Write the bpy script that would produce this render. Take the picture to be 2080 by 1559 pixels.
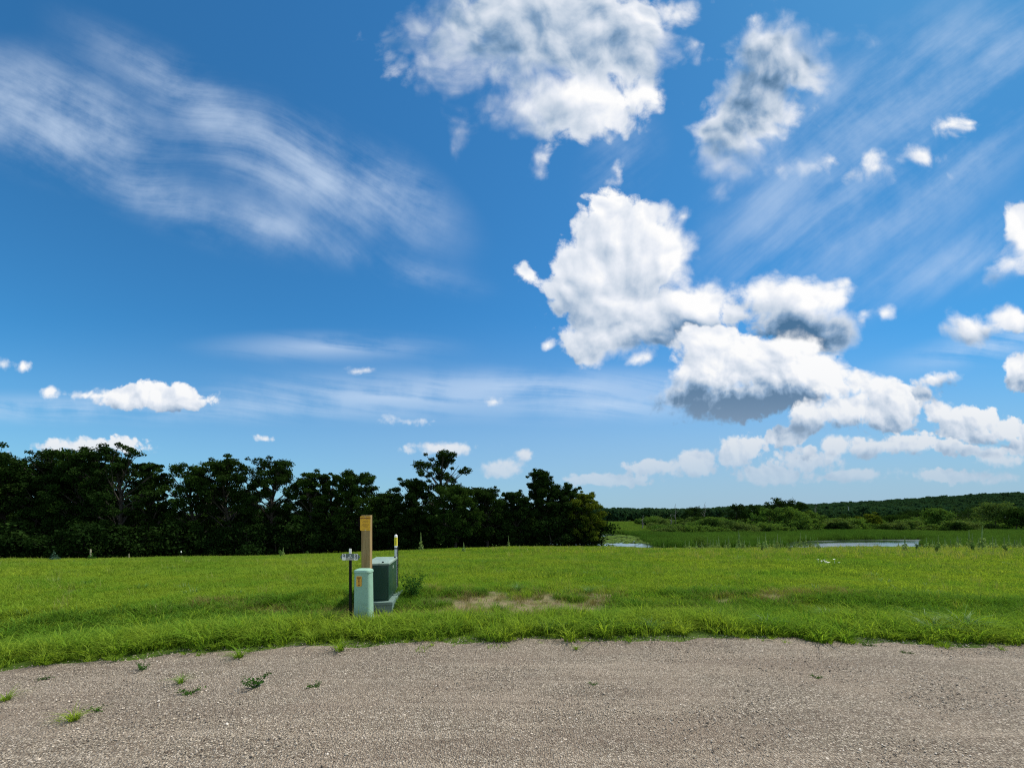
import bpy, math, random
import numpy as np
from mathutils import Vector, Matrix

R = math.radians
scn = bpy.context.scene
for o in list(bpy.data.objects):
    bpy.data.objects.remove(o)
col = scn.collection

# ------------------------------------------------------------------ camera
cd = bpy.data.cameras.new('camera')
cam = bpy.data.objects.new('camera', cd); col.objects.link(cam)
cam.location = (0, 0, 1.6); cam.rotation_euler = (R(90), 0, 0)
cd.sensor_width = 36; cd.lens = 36*800/2080; cd.shift_y = (1045-779.5)/2080
cd.clip_start = .05; cd.clip_end = 9000
scn.camera = cam
scn.render.resolution_x = 1024; scn.render.resolution_y = 767
scn.cycles.use_denoising = False; scn.cycles.pixel_filter_type = 'BLACKMAN_HARRIS'; scn.cycles.filter_width = 1.15
scn.cycles.max_bounces = 8; scn.cycles.transparent_max_bounces = 4; scn.cycles.sample_clamp_indirect = 4

# ------------------------------------------------------------------ sun and exposure
SUN_AZ, SUN_EL = 62, 54          # degrees to the right of the view, above the horizon
sd = Vector((math.sin(R(SUN_AZ))*math.cos(R(SUN_EL)), math.cos(R(SUN_AZ))*math.cos(R(SUN_EL)), math.sin(R(SUN_EL))))
ld = bpy.data.lights.new('sun', 'SUN'); ld.energy = 4.8; ld.angle = R(.6); ld.color = (1, .94, .83)
sun = bpy.data.objects.new('sun', ld); col.objects.link(sun)
sun.rotation_euler = sd.to_track_quat('Z', 'Y').to_euler(); sun.location = (30, 10, 60)
scn.view_settings.view_transform = 'Standard'; scn.view_settings.look = 'None'
scn.view_settings.exposure = .28; scn.view_settings.gamma = 1
try: scn.view_settings.use_curve_mapping = False
except Exception: pass

# ------------------------------------------------------------------ node helper
class NT:
    """tiny wrapper to write node graphs as expressions"""
    def __init__(s, nt): s.nt = nt
    def new(s, t, **k):
        n = s.nt.nodes.new(t)
        for a, v in k.items(): setattr(n, a, v)
        return n
    def put(s, sock, v):
        if isinstance(v, bpy.types.NodeSocket): s.nt.links.new(v, sock)
        else: sock.default_value = v
    def m(s, op, a, b=None, c=None, clamp=False):
        n = s.new('ShaderNodeMath', operation=op); n.use_clamp = clamp
        s.put(n.inputs[0], a)
        if b is not None: s.put(n.inputs[1], b)
        if c is not None: s.put(n.inputs[2], c)
        return n.outputs[0]
    def v(s, op, a, b=None, c=None):
        n = s.new('ShaderNodeVectorMath', operation=op)
        s.put(n.inputs[0], a)
        if b is not None: s.put(n.inputs[3 if op == 'SCALE' else 1], b)
        if c is not None: s.put(n.inputs[2], c)
        return n.outputs['Value' if op in ('LENGTH', 'DOT_PRODUCT', 'DISTANCE') else 'Vector']
    def noise(s, vec, scale=5, detail=4, rough=.55, dist=0, dim='2D', out=0, lac=2):
        n = s.new('ShaderNodeTexNoise', noise_dimensions=dim)
        s.put(n.inputs['Vector'], vec)
        for k, v in (('Scale', scale), ('Detail', detail), ('Roughness', rough), ('Distortion', dist), ('Lacunarity', lac)): s.put(n.inputs[k], v)
        return n.outputs[out]
    def voro(s, vec, scale=5, feature='F1', out='Distance', dim='2D', rand=1):
        n = s.new('ShaderNodeTexVoronoi', voronoi_dimensions=dim, feature=feature)
        s.put(n.inputs['Vector'], vec); s.put(n.inputs['Scale'], scale); s.put(n.inputs['Randomness'], rand)
        return n.outputs[out]
    def mix(s, f, a, b, mode='MIX'):
        n = s.new('ShaderNodeMix', data_type='RGBA', blend_type=mode); n.clamp_factor = True
        s.put(n.inputs[0], f)
        for k, v in ((6, a), (7, b)): s.put(n.inputs[k], (*v, 1) if isinstance(v, tuple) and len(v) == 3 else v)
        return n.outputs[2]
    def rng(s, x, a, b, c=0., d=1., smooth=True):
        n = s.new('ShaderNodeMapRange', interpolation_type='SMOOTHSTEP' if smooth else 'LINEAR'); n.clamp = True
        for i, v in enumerate((x, a, b, c, d)): s.put(n.inputs[i], v)
        return n.outputs[0]
    def ramp(s, f, stops):
        n = s.new('ShaderNodeValToRGB'); e = n.color_ramp.elements
        while len(e) < len(stops): e.new(.5)
        for el, (p, c) in zip(e, stops): el.position = p; el.color = (*c, 1)
        s.put(n.inputs[0], f); return n.outputs[0]
    def mapping(s, vec, loc, rot, scale):
        n = s.new('ShaderNodeMapping', vector_type='TEXTURE')
        s.put(n.inputs[0], vec); n.inputs[1].default_value = loc; n.inputs[2].default_value = rot; n.inputs[3].default_value = scale
        return n.outputs[0]

# ------------------------------------------------------------------ sky: Nishita sky with procedural clouds by direction
#@SKY@
SKY_TINT = (.33, .90, 1.12); SKY_GAMMA = 1.06
w = bpy.data.worlds.new('World'); scn.world = w; w.use_nodes = True
nt = w.node_tree; nt.nodes.clear(); W = NT(nt)
sky = W.new('ShaderNodeTexSky', sky_type='NISHITA'); sky.sun_disc = False
sky.sun_elevation = R(SUN_EL); sky.sun_rotation = R(SUN_AZ); sky.altitude = 200; sky.air_density = 1.0; sky.dust_density = .3; sky.ozone_density = 3
tc = W.new('ShaderNodeTexCoord'); dv = tc.outputs['Generated']
sp = W.new('ShaderNodeSeparateXYZ'); W.put(sp.inputs[0], dv)
dx, dy, dz = sp.outputs
fy = W.m('MAXIMUM', dy, .02)
cb = W.new('ShaderNodeCombineXYZ'); W.put(cb.inputs[0], W.m('DIVIDE', dx, fy)); W.put(cb.inputs[1], W.m('DIVIDE', dz, fy))
P = cb.outputs[0]                                  # (azimuth tangent, elevation tangent)
front = W.rng(dy, .05, .3)

# (azimuth tangent, elevation tangent, half width, half height, turn in degrees)
# cloud layers, back to front: (lobes, shaded undersides, underside strength, greyness of the thick middle, softness)
LAYERS = [
 ([(0.575,0.163,0.062,0.030,12), (0.469,0.131,0.050,0.030,0), (0.350,0.119,0.055,0.015,0), (0.237,0.091,0.070,0.011,0), (0.850,0.100,0.070,0.013,0), (1.238,0.144,0.052,0.014,0), (0.650,0.104,0.075,0.018,0), (-0.025,0.113,0.043,0.018,6), (-0.006,0.126,0.022,0.013,0),
   (-1.081,0.174,0.102,0.014,0), (-0.988,0.174,0.030,0.013,0), (-0.163,0.169,0.068,0.010,-3), (0.762,0.144,0.062,0.020,0), (1.150,0.100,0.087,0.013,0), (-0.637,0.196,0.015,0.005,0), (-0.275,0.234,0.033,0.006,-6), (-0.037,0.284,0.015,0.007,0), (0.035,0.150,0.013,0.011,0), (-0.388,0.356,0.018,0.005,0)],
  [(0.650,0.084,0.113,0.010,0)], .3, 0, 1),
 ([(0.713,0.544,0.140,0.065,4), (0.812,0.549,0.065,0.055,0), (0.650,0.556,0.075,0.052,0), (0.825,0.456,0.058,0.058,-20), (0.750,0.481,0.125,0.062,0), (0.575,0.512,0.037,0.037,0)], [(0.738,0.444,0.106,0.033,4), (0.750,0.466,0.075,0.028,0)], 1.15, .05, .8),
 ([(0.312,0.388,0.028,0.015,0), (0.175,0.431,0.062,0.043,-20), (0.263,0.706,0.098,0.106,15), (0.312,0.656,0.163,0.115,10), (0.200,0.606,0.125,0.090,0), (0.394,0.656,0.087,0.077,0), (0.275,0.556,0.188,0.081,-12), (0.338,0.487,0.188,0.055,-6), (0.463,0.525,0.105,0.062,0), (0.237,0.444,0.087,0.037,0), (0.037,0.600,0.028,0.020,0), (0.425,0.756,0.020,0.013,0)],
  [(0.438,0.466,0.125,0.020,-6), (0.287,0.431,0.100,0.015,-6)], .55, .08, .9),
 ([(0.519,0.431,0.087,0.045,0), (0.613,0.388,0.113,0.055,-4), (0.512,0.356,0.113,0.050,0), (0.750,0.356,0.113,0.050,-8), (0.450,0.294,0.070,0.030,0), (0.550,0.279,0.138,0.043,0), (0.700,0.300,0.113,0.040,0), (0.725,0.419,0.075,0.037,0)], [(0.550,0.259,0.163,0.043,0), (0.650,0.279,0.138,0.030,0), (0.450,0.269,0.075,0.037,0)], 1.3, .03, .8),
 ([(0.825,0.319,0.042,0.026,0), (0.881,0.338,0.036,0.026,0), (0.938,0.312,0.046,0.032,0), (0.988,0.287,0.038,0.030,0), (0.850,0.256,0.073,0.036,0), (0.762,0.244,0.052,0.028,0), (0.950,0.244,0.063,0.034,0), (0.700,0.200,0.042,0.022,0)], [(0.875,0.216,0.113,0.015,0), (0.750,0.206,0.050,0.011,0), (0.963,0.209,0.062,0.013,0)], .85, 0, .7),
 ([(1.069,0.344,0.046,0.016,14), (1.044,0.312,0.027,0.018,0), (1.081,0.263,0.036,0.026,-20), (1.137,0.250,0.038,0.024,0), (1.188,0.244,0.036,0.028,0), (1.250,0.219,0.042,0.024,0), (1.156,0.206,0.063,0.022,0), (1.300,0.181,0.042,0.020,0)], [(1.100,0.326,0.045,0.011,14), (1.169,0.181,0.100,0.010,0)], .85, 0, .8),
 ([(0.825,0.175,0.032,0.018,0), (0.900,0.166,0.046,0.018,0), (0.975,0.175,0.042,0.020,0), (1.038,0.181,0.036,0.020,0), (1.106,0.175,0.038,0.014,0), (1.188,0.163,0.042,0.010,0), (0.750,0.163,0.029,0.012,0)], [(0.938,0.139,0.138,0.011,0), (1.150,0.154,0.075,0.007,0)], .85, 0, .7),
 ([(0.050,1.231,0.338,0.163,8), (-0.237,1.244,0.075,0.075,0), (-0.200,1.144,0.062,0.062,0), (0.138,1.069,0.188,0.100,-10), (-0.100,1.181,0.175,0.113,20), (0.275,1.219,0.138,0.138,0), (0.325,1.069,0.043,0.050,0), (0.025,1.038,0.113,0.062,0), (0.188,1.006,0.075,0.050,0)], [(0.025,1.294,0.287,0.087,0), (0.075,1.206,0.237,0.075,0)], .42, .08, 1.7),
 ([(-0.119,0.944,0.028,0.043,10), (0.072,0.906,0.022,0.037,0), (0.440,1.188,0.013,0.033,30), (0.419,1.281,0.075,0.033,30), (0.077,0.425,0.009,0.015,-30), (0.250,0.881,0.020,0.030,0)], [], 0, 0, 2.2),
 ([(0.675,1.163,0.156,0.115,-20), (0.625,1.050,0.135,0.113,-30), (0.569,0.950,0.115,0.083,-30), (0.525,0.887,0.075,0.068,-30), (0.512,0.806,0.040,0.045,0), (0.700,1.244,0.050,0.033,0), (0.800,1.194,0.030,0.033,0)], [(0.644,1.106,0.113,0.113,-30), (0.688,1.156,0.075,0.062,0), (0.550,0.944,0.062,0.062,0)], .50, .06, 2.4),
 ([(0.906,1.200,0.025,0.037,-10), (1.120,0.979,0.045,0.020,0), (1.038,0.912,0.028,0.018,0), (0.919,0.863,0.050,0.033,12), (0.537,1.156,0.020,0.015,0), (0.769,0.881,0.033,0.015,20), (0.675,0.869,0.050,0.022,20), (1.110,0.864,0.010,0.007,0)], [], 0, 0, 2.4),
 ([(1.262,0.644,0.062,0.043,18), (1.294,0.694,0.045,0.075,0), (1.212,0.637,0.030,0.018,0), (1.165,0.481,0.052,0.035,0), (1.288,0.500,0.052,0.030,0), (1.300,0.369,0.048,0.045,0), (0.965,0.506,0.020,0.010,20), (0.907,0.500,0.015,0.010,0)], [(1.306,0.338,0.043,0.022,0), (1.188,0.451,0.055,0.010,0), (1.275,0.600,0.062,0.010,0)], .5, .05, .9),
 ([(-0.925,0.296,0.110,0.024,-2), (-0.925,0.315,0.030,0.018,0), (-0.973,0.304,0.037,0.018,0), (-0.856,0.299,0.045,0.021,0), (-0.843,0.312,0.015,0.015,0), (-1.163,0.310,0.019,0.010,0), (-1.075,0.306,0.018,0.006,0), (-1.244,0.379,0.022,0.010,0), (-1.300,0.381,0.018,0.011,0)], [(-0.900,0.266,0.087,0.007,0)], .35, 0, .8),
]

def macro(p, lst, k=.05):
    acc = None
    for (x, y, a, b, r) in lst:
        pp = p if acc is None else W.v('MULTIPLY_ADD', acc, (1e-9, 1e-9, 0), p)   # one after the other: keeps the shader stack small
        if abs(r) < 9:
            q = W.v('MULTIPLY_ADD', pp, (1/a, 1/b, 0), (-x/a, -y/b, 0))
            d = W.v('LENGTH', q)
        else:
            c_, s_ = math.cos(R(r)), math.sin(R(r))
            u = W.m('ADD', W.v('DOT_PRODUCT', pp, (c_/a, s_/a, 0)), -(x*c_+y*s_)/a)
            v = W.m('ADD', W.v('DOT_PRODUCT', pp, (-s_/b, c_/b, 0)), (x*s_-y*c_)/b)
            d = W.m('SQRT', W.m('MULTIPLY_ADD', u, u, W.m('MULTIPLY', v, v)))
        d = W.m('MULTIPLY_ADD', d, min(a, b)**.75, -min(a, b)**.75)      # ~ distance outside the ellipse
        if acc is None: acc = d
        else: acc = W.m('SMOOTH_MIN', acc, d, k)
    return W.m('MULTIPLY', acc, -1)
def gain(v): return W.m('MULTIPLY_ADD', W.m('MAXIMUM', v, .02), 1, 0)
sx = W.new('ShaderNodeSeparateXYZ'); W.put(sx.inputs[0], P)
el = W.m('MAXIMUM', sx.outputs[1], .01)
n_warp = W.noise(P, 3.2, 3, .5, 0, '2D', 1)
wv = W.v('SCALE', W.v('SUBTRACT', n_warp, (.5, .5, .5)), .10)
Pw = W.v('ADD', P, W.v('SCALE', wv, W.rng(el, 0, .8, .25, 1, False)))
L = Vector((.55, .84, 0))
def bil(p, s, fine):                                 # puffy rounded bumps, large to small
    a = W.voro(p, 5.2*s); b = W.voro(W.v('ADD', p, wv), 12*s); c = W.voro(p, 27*s)
    t = W.m('MULTIPLY_ADD', a, -.50, .42)
    t = W.m('MULTIPLY_ADD', b, -.36, t)
    t = W.m('MULTIPLY_ADD', c, -.17, t)
    return W.m('MULTIPLY_ADD', W.noise(p, 16*s, fine, .62), .55, t)
amp = W.rng(el, .1, 1.1, .08, .20, False)
lowmix = W.rng(el, .16, .58)                          # grain is finer low down, where the clouds are farther off
def mixf(f, a, b):
    n = W.new('ShaderNodeMix', data_type='FLOAT'); W.put(n.inputs[0], f); W.put(n.inputs[2], a); W.put(n.inputs[3], b); return n.outputs[0]
B0 = mixf(lowmix, W.m('MULTIPLY_ADD', bil(Pw, 3.1, 6), 1, .0), bil(Pw, 1.5, 7))
def soft_b(p, s, k=4):                               # smoother version of the same bumps, for light and shade
    t = W.m('MULTIPLY_ADD', W.voro(p, 5.2*s), -.42, W.m('MULTIPLY', W.voro(W.v('ADD', p, wv), 12*s), -.34))
    return W.m('MULTIPLY_ADD', W.noise(p, 11*s, k, .55), .50, t)
Sh = W.m('SUBTRACT', soft_b(Pw, 1.2), soft_b(W.v('ADD', Pw, tuple(L*.024)), 1.2))
Sl = W.m('SUBTRACT', soft_b(Pw, 2.3), soft_b(W.v('ADD', Pw, tuple(L*.015)), 2.3))
Sm = W.m('SUBTRACT', soft_b(Pw, 5.5, 3), soft_b(W.v('ADD', Pw, tuple(L*.007)), 5.5, 3))
Sl = W.m('MULTIPLY_ADD', Sm, .16, W.m('MULTIPLY', Sl, .72))
B1 = mixf(lowmix, W.m('MULTIPLY', Sl, 1.05), W.m('MULTIPLY', Sh, .62))
soft = W.m('MULTIPLY', W.rng(W.noise(P, 2.6, 2), .35, .65, .03, .13), W.rng(el, 0, .9, .16, 1.2, False))
low = W.rng(el, .02, .20, .50, 1)
bump = W.m('MULTIPLY', B1, 1.6)
big = W.rng(W.noise(P, 5, 3), .3, .7, -.14, .12)
skyc = W.v('MULTIPLY', sky.outputs[0], SKY_TINT)
gm = W.new('ShaderNodeGamma'); W.put(gm.inputs[0], W.v('SCALE', skyc, .1)); gm.inputs[1].default_value = SKY_GAMMA
base = W.v('SCALE', gm.outputs[0], W.m('MULTIPLY', W.rng(sx.outputs[0], -.6, 1.6, 1.10, .80), 1/.1))
K = 1/.1
hz = W.rng(el, -.04, .52, .94, 0)                       # milky air low over the horizon, mostly to the right
hzx = W.rng(sx.outputs[0], -.9, .7, .62, 1)
HZ = W.m('MULTIPLY', hz, hzx)
WS = W.v('SCALE', W.v('SUBTRACT', W.noise(P, 1.5, 1.2, .4, 0, '2D', 1), (.5, .5, .5)), 1)
N2 = W.m('MULTIPLY', W.m('SUBTRACT', W.noise(P, 2.2, 4, .5), .5), .35)
ISO = W.noise(W.v('ADD', P, W.v('SCALE', WS, .15)), 5.5, 8, .60)
def streak(ang, sx_, sy_, seed, lo, hi, masks, warp=.045):
    q = W.mapping(W.v('ADD', P, W.v('SCALE', WS, warp*2)), (seed, seed*.37, 0), (0, 0, R(ang)), (sx_, sy_, 1))
    n = W.m('ADD', W.m('MULTIPLY_ADD', W.noise(q, 1, 8, .60, .08), .62, W.m('MULTIPLY', ISO, .38)), N2)
    return W.m('MULTIPLY', W.rng(n, lo, hi), W.rng(macro(P, masks, .12), -.10, .14))
# thin high cloud: streaks in three directions
ST = {'a': lambda: W.m('MULTIPLY', streak(-24, .85, .15, 3.1, .33, .74, [(-0.887,0.806,0.237,0.062,-22), (-0.625,0.738,0.188,0.058,-15), (-0.550,0.894,0.375,0.113,-25), (-0.800,1.056,0.275,0.058,-30), (-1.163,1.006,0.300,0.138,-20), (-0.300,0.819,0.138,0.075,-35), (-0.237,0.611,0.087,0.022,-14), (-0.412,0.662,0.050,0.015,-14)], .17), .64),
      'b': lambda: W.m('MULTIPLY', streak(38, .85, .12, 7.7, .35, .78, [(0.950,0.931,0.525,0.250,38), (1.137,0.656,0.325,0.075,20), (0.725,0.731,0.225,0.113,45), (0.275,0.894,0.113,0.075,60), (1.200,1.156,0.250,0.113,30)]), .44),
      'c': lambda: W.m('MULTIPLY', streak(-5, .75, .045, 1.3, .30, .60, [(-0.300,0.300,0.325,0.028,-5), (0.050,0.325,0.375,0.028,-5), (0.250,0.281,0.150,0.025,-4), (-1.050,0.269,0.525,0.018,-3), (-0.475,0.425,0.138,0.018,-5), (1.225,0.431,0.150,0.025,12)], .05), .75)}
def near(lst, box, mg=.2):
    x0, x1, y0, y1 = box
    return [e for e in lst if x0-mg-e[2] < e[0] < x1+mg+e[2] and y0-mg-e[3] < e[1] < y1+mg+e[3]] or [(50, 50, .1, .1, 0)]
S0 = W.m('ADD', bump, W.m('ADD', big, .79))
SH = dict(ISO=ISO, el=el, P=P, Pw=Pw, WS=WS, B0=B0, S0=S0, HZ=HZ, soft=soft, low=low, amp=amp, N2=N2, front=front, base=base)
def region(box, kinds):
    """sky colour inside one range of directions, with only the clouds that reach it: a node group of its own"""
    global W
    g = bpy.data.node_groups.new('sky_region', 'ShaderNodeTree')
    for k in SH: g.interface.new_socket(k, in_out='INPUT', socket_type='NodeSocketVector' if k in ('P', 'Pw', 'WS') else 'NodeSocketColor' if k == 'base' else 'NodeSocketFloat')
    g.interface.new_socket('sky', in_out='OUTPUT', socket_type='NodeSocketShader')
    W0, W = W, NT(g)
    gi, go = W.new('NodeGroupInput'), W.new('NodeGroupOutput')
    keep = {k: globals()[k] for k in SH}
    globals().update({k: gi.outputs[k] for k in SH})
    g.links.new(region_body(box, kinds), go.inputs[0])
    W = W0; globals().update(keep)
    n = W.new('ShaderNodeGroup'); n.node_tree = g
    for k in SH: nt.links.new(SH[k], n.inputs[k])
    return n.outputs[0]
def region_body(box, kinds):
    ci = ST[kinds[0]]()
    for k in kinds[1:]: ci = W.m('MAXIMUM', ci, ST[k]())
    c = W.mix(W.m('MULTIPLY', HZ, front), base, (.30*K, .41*K, .535*K))
    c = W.mix(W.m('MULTIPLY', ci, front), c, (.56*K, .66*K, .79*K))
    Pl = W.v('ADD', Pw, tuple(L*.05))
    Bs = W.m('SUBTRACT', B0, .24)
    Bd = W.m('MULTIPLY', W.m('SUBTRACT', B0, .3), .085)
    for cum, dark, kd, ki, sf in LAYERS:
        cum, dark = near(cum, box), near(dark, box)
        if cum[0][0] == 50: continue
        M0 = W.m('ADD', macro(Pw, cum), .014)
        H0 = W.m('MULTIPLY_ADD', Bs, amp, M0)
        A = W.m('MULTIPLY', W.rng(H0, -.012, W.m('MULTIPLY', soft, sf)), low)
        rim = W.m('MULTIPLY', W.m('SUBTRACT', W.m('MINIMUM', M0, .16), W.m('MINIMUM', macro(Pl, cum), .16)), 2.6)
        S = W.m('ADD', rim, S0)
        if ki: S = W.m('MULTIPLY_ADD', W.rng(H0, .01, .16), -ki, S)
        if kd and dark[0][0] != 50: S = W.m('MULTIPLY_ADD', W.rng(W.m('ADD', Bd, macro(Pw, dark, .03)), -.10, .085), -kd*.9, S)
        CC = W.ramp(S, [(0, (.07, .17, .31)), (.25, (.23, .36, .54)), (.5, (.54, .63, .75)), (.8, (.82, .86, .93)), (1, (1.0, 1.0, 1.0))])
        CC = W.mix(W.m('MULTIPLY', HZ, W.rng(el, .1, .36, 1, .45)), CC, (.47, .58, .71))
        c = W.mix(W.m('MULTIPLY', A, front), c, W.v('SCALE', CC, .82*K))
    return closure(c)
def closure(c):
    bg = W.new('ShaderNodeBackground'); W.put(bg.inputs[0], c); bg.inputs[1].default_value = .1
    return bg.outputs[0]
def split(f, a, b):                                  # f = 0: a, f = 1: b
    n = W.new('ShaderNodeMixShader'); W.put(n.inputs[0], f); nt.links.new(a, n.inputs[1]); nt.links.new(b, n.inputs[2]); return n.outputs[0]
gt = lambda x, t: W.m('GREATER_THAN', x, t)
U, V_ = sx.outputs[0], sx.outputs[1]
B = 9
left = region((-B, -.35, -1, B), 'ac')
up1 = region((-.35, .35, .62, B), 'ab'); up2 = region((.35, B, .62, B), 'b')
lo1 = region((-.35, .35, -1, .62), 'ac'); lo2 = region((.35, B, -1, .62), 'bc')
right = split(gt(V_, .62), split(gt(U, .35), lo1, lo2), split(gt(U, .35), up1, up2))
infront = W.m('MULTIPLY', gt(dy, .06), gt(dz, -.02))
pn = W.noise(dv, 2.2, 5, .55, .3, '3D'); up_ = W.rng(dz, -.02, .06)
far_sky = W.mix(W.m('MULTIPLY', W.rng(pn, .42, .60), W.m('MULTIPLY', up_, .85)), base, (1.15*K, 1.2*K, 1.25*K))  # bright clouds added out of view behind the camera, as fill for shaded faces
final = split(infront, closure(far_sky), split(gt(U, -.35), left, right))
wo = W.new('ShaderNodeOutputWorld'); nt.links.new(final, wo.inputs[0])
#@END_SKY@

# ------------------------------------------------------------------ helpers
rng = np.random.default_rng(7); random.seed(7)
def tag(o, label=None, cat=None, group=None, kind=None):
    for k, v in (('label', label), ('category', cat), ('group', group), ('kind', kind)):
        if v: o[k] = v
    return o
def link(o, parent=None):
    col.objects.link(o)
    if parent: o.parent = parent
    return o
def empty(name, loc, rz=0, **k):
    o = bpy.data.objects.new(name, None); o.location = loc; o.rotation_euler = (0, 0, rz); o.empty_display_size = .2
    col.objects.link(o); return tag(o, **k)
def mesh(name, V, faces, mats, idx=None, smooth=False):
    """faces: array (N,k) or list of such arrays"""
    V = np.asarray(V, np.float32).reshape(-1, 3)
    if isinstance(faces, np.ndarray): faces = [faces]
    faces = [np.asarray(f, np.int32) for f in faces if len(f)]
    me = bpy.data.meshes.new(name)
    me.vertices.add(len(V)); me.vertices.foreach_set('co', V.ravel())
    li = np.concatenate([f.ravel() for f in faces]); tot = np.concatenate([np.full(len(f), f.shape[1]) for f in faces])
    st = np.concatenate([[0], np.cumsum(tot)[:-1]])
    me.loops.add(len(li)); me.loops.foreach_set('vertex_index', li)
    me.polygons.add(len(tot)); me.polygons.foreach_set('loop_start', st.astype(np.int32)); me.polygons.foreach_set('loop_total', tot.astype(np.int32))
    if idx is not None: me.polygons.foreach_set('material_index', np.asarray(idx, np.int32))
    me.polygons.foreach_set('use_smooth', np.full(len(tot), smooth))
    for m in (mats if isinstance(mats, (list, tuple)) else [mats]): me.materials.append(m)
    me.update(calc_edges=True); return me
def obj(name, me, parent=None, loc=None, rz=0):
    o = bpy.data.objects.new(name, me)
    if loc is not None: o.location = loc
    o.rotation_euler.z = rz
    return link(o, parent)
class MB:
    """collects simple solids into ONE mesh"""
    def __init__(s): s.V = []; s.F = {3: [], 4: []}; s.n = 0; s.ng = []
    def add(s, V, F):
        for f in F:
            f = [i+s.n for i in f]
            (s.F[len(f)] if len(f) in s.F else s.ng).append(f)
        s.V.extend(V); s.n += len(V)
    def box(s, c, d, bev=0, taper=0):
        bm = __import__('bmesh').new()
        import bmesh
        bmesh.ops.create_cube(bm, size=1)
        for v in bm.verts:
            k = 1-taper*(v.co.z+.5); v.co = Vector((v.co.x*d[0]*k, v.co.y*d[1]*k, v.co.z*d[2]))+Vector(c)
        if bev: bmesh.ops.bevel(bm, geom=bm.edges[:], offset=bev, segments=2, affect='EDGES', profile=.6)
        bm.verts.index_update()
        s.add([tuple(v.co) for v in bm.verts], [[v.index for v in f.verts] for f in bm.faces]); bm.free()
    def loft(s, rings, cap=True):
        n = len(rings[0]); V = [tuple(p) for r in rings for p in r]; F = []
        for i in range(len(rings)-1):
            for j in range(n):
                k = (j+1) % n; F.append([i*n+j, i*n+k, (i+1)*n+k, (i+1)*n+j])
        if cap: F.append(list(range(n))[::-1]); F.append([(len(rings)-1)*n+j for j in range(n)])
        s.add(V, F)
    def tube(s, pts, rad, n=8, cap=True):
        rings = []
        pts = [Vector(p) for p in pts]
        for i, p in enumerate(pts):
            t = (pts[min(i+1, len(pts)-1)]-pts[max(i-1, 0)]).normalized()
            a = t.orthogonal().normalized() if i == 0 else (a - t*a.dot(t)).normalized()
            b = t.cross(a); r = rad[i] if hasattr(rad, '__len__') else rad
            rings.append([p+a*math.cos(q)*r+b*math.sin(q)*r for q in [2*math.pi*k/n for k in range(n)]])
        s.loft(rings, cap)
    def build(s, name, mat, parent=None, loc=None, rz=0, smooth=False):
        me = bpy.data.meshes.new(name); me.from_pydata(s.V, [], s.F[3]+s.F[4]+s.ng); me.materials.append(mat); me.update()
        if smooth:
            me.polygons.foreach_set('use_smooth', [True]*len(me.polygons)); me.set_sharp_from_angle(angle=R(35))
        return obj(name, me, parent, loc, rz)

def material(name, fn):
    m = bpy.data.materials.new(name); m.use_nodes = True; t = m.node_tree; t.nodes.clear(); N = NT(t)
    out = N.new('ShaderNodeOutputMaterial'); r = fn(N)
    if not isinstance(r, tuple): r = (r,)
    t.links.new(r[0], out.inputs[0]); return m
def princ(N, c, rough=.6, metal=0, spec=.5, normal=None):
    n = N.new('ShaderNodeBsdfPrincipled'); N.put(n.inputs['Base Color'], (*c, 1) if isinstance(c, tuple) else c)
    N.put(n.inputs['Roughness'], rough); n.inputs['Metallic'].default_value = metal; n.inputs['Specular IOR Level'].default_value = spec
    if normal is not None: N.put(n.inputs['Normal'], normal)
    return n.outputs[0]
def bumpn(N, h, st=.5, d=.01):
    n = N.new('ShaderNodeBump'); N.put(n.inputs['Height'], h); n.inputs['Strength'].default_value = st; n.inputs['Distance'].default_value = d; return n.outputs[0]
def wpos(N): return N.new('ShaderNodeNewGeometry').outputs['Position']
def opos(N): return N.new('ShaderNodeTexCoord').outputs['Object']
def simple(name, c, rough=.6, metal=0, var=.12, scale=6, dirt=None, spec=.4):
    def f(N):
        p = opos(N); n = N.noise(p, scale, 6, .6, 0, '3D')
        cc = N.mix(N.rng(n, .3, .7), tuple(v*(1-var) for v in c), tuple(min(1, v*(1+var)) for v in c))
        if dirt: cc = N.mix(N.rng(N.noise(p, scale*2.3, 6, .65, 0, '3D'), .52, .72, 0, .6), cc, dirt)
        return princ(N, cc, N.rng(n, .3, .7, rough*.85, min(1, rough*1.15)), metal, spec, bumpn(N, n, .15, .004))
    return material(name, f)
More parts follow.
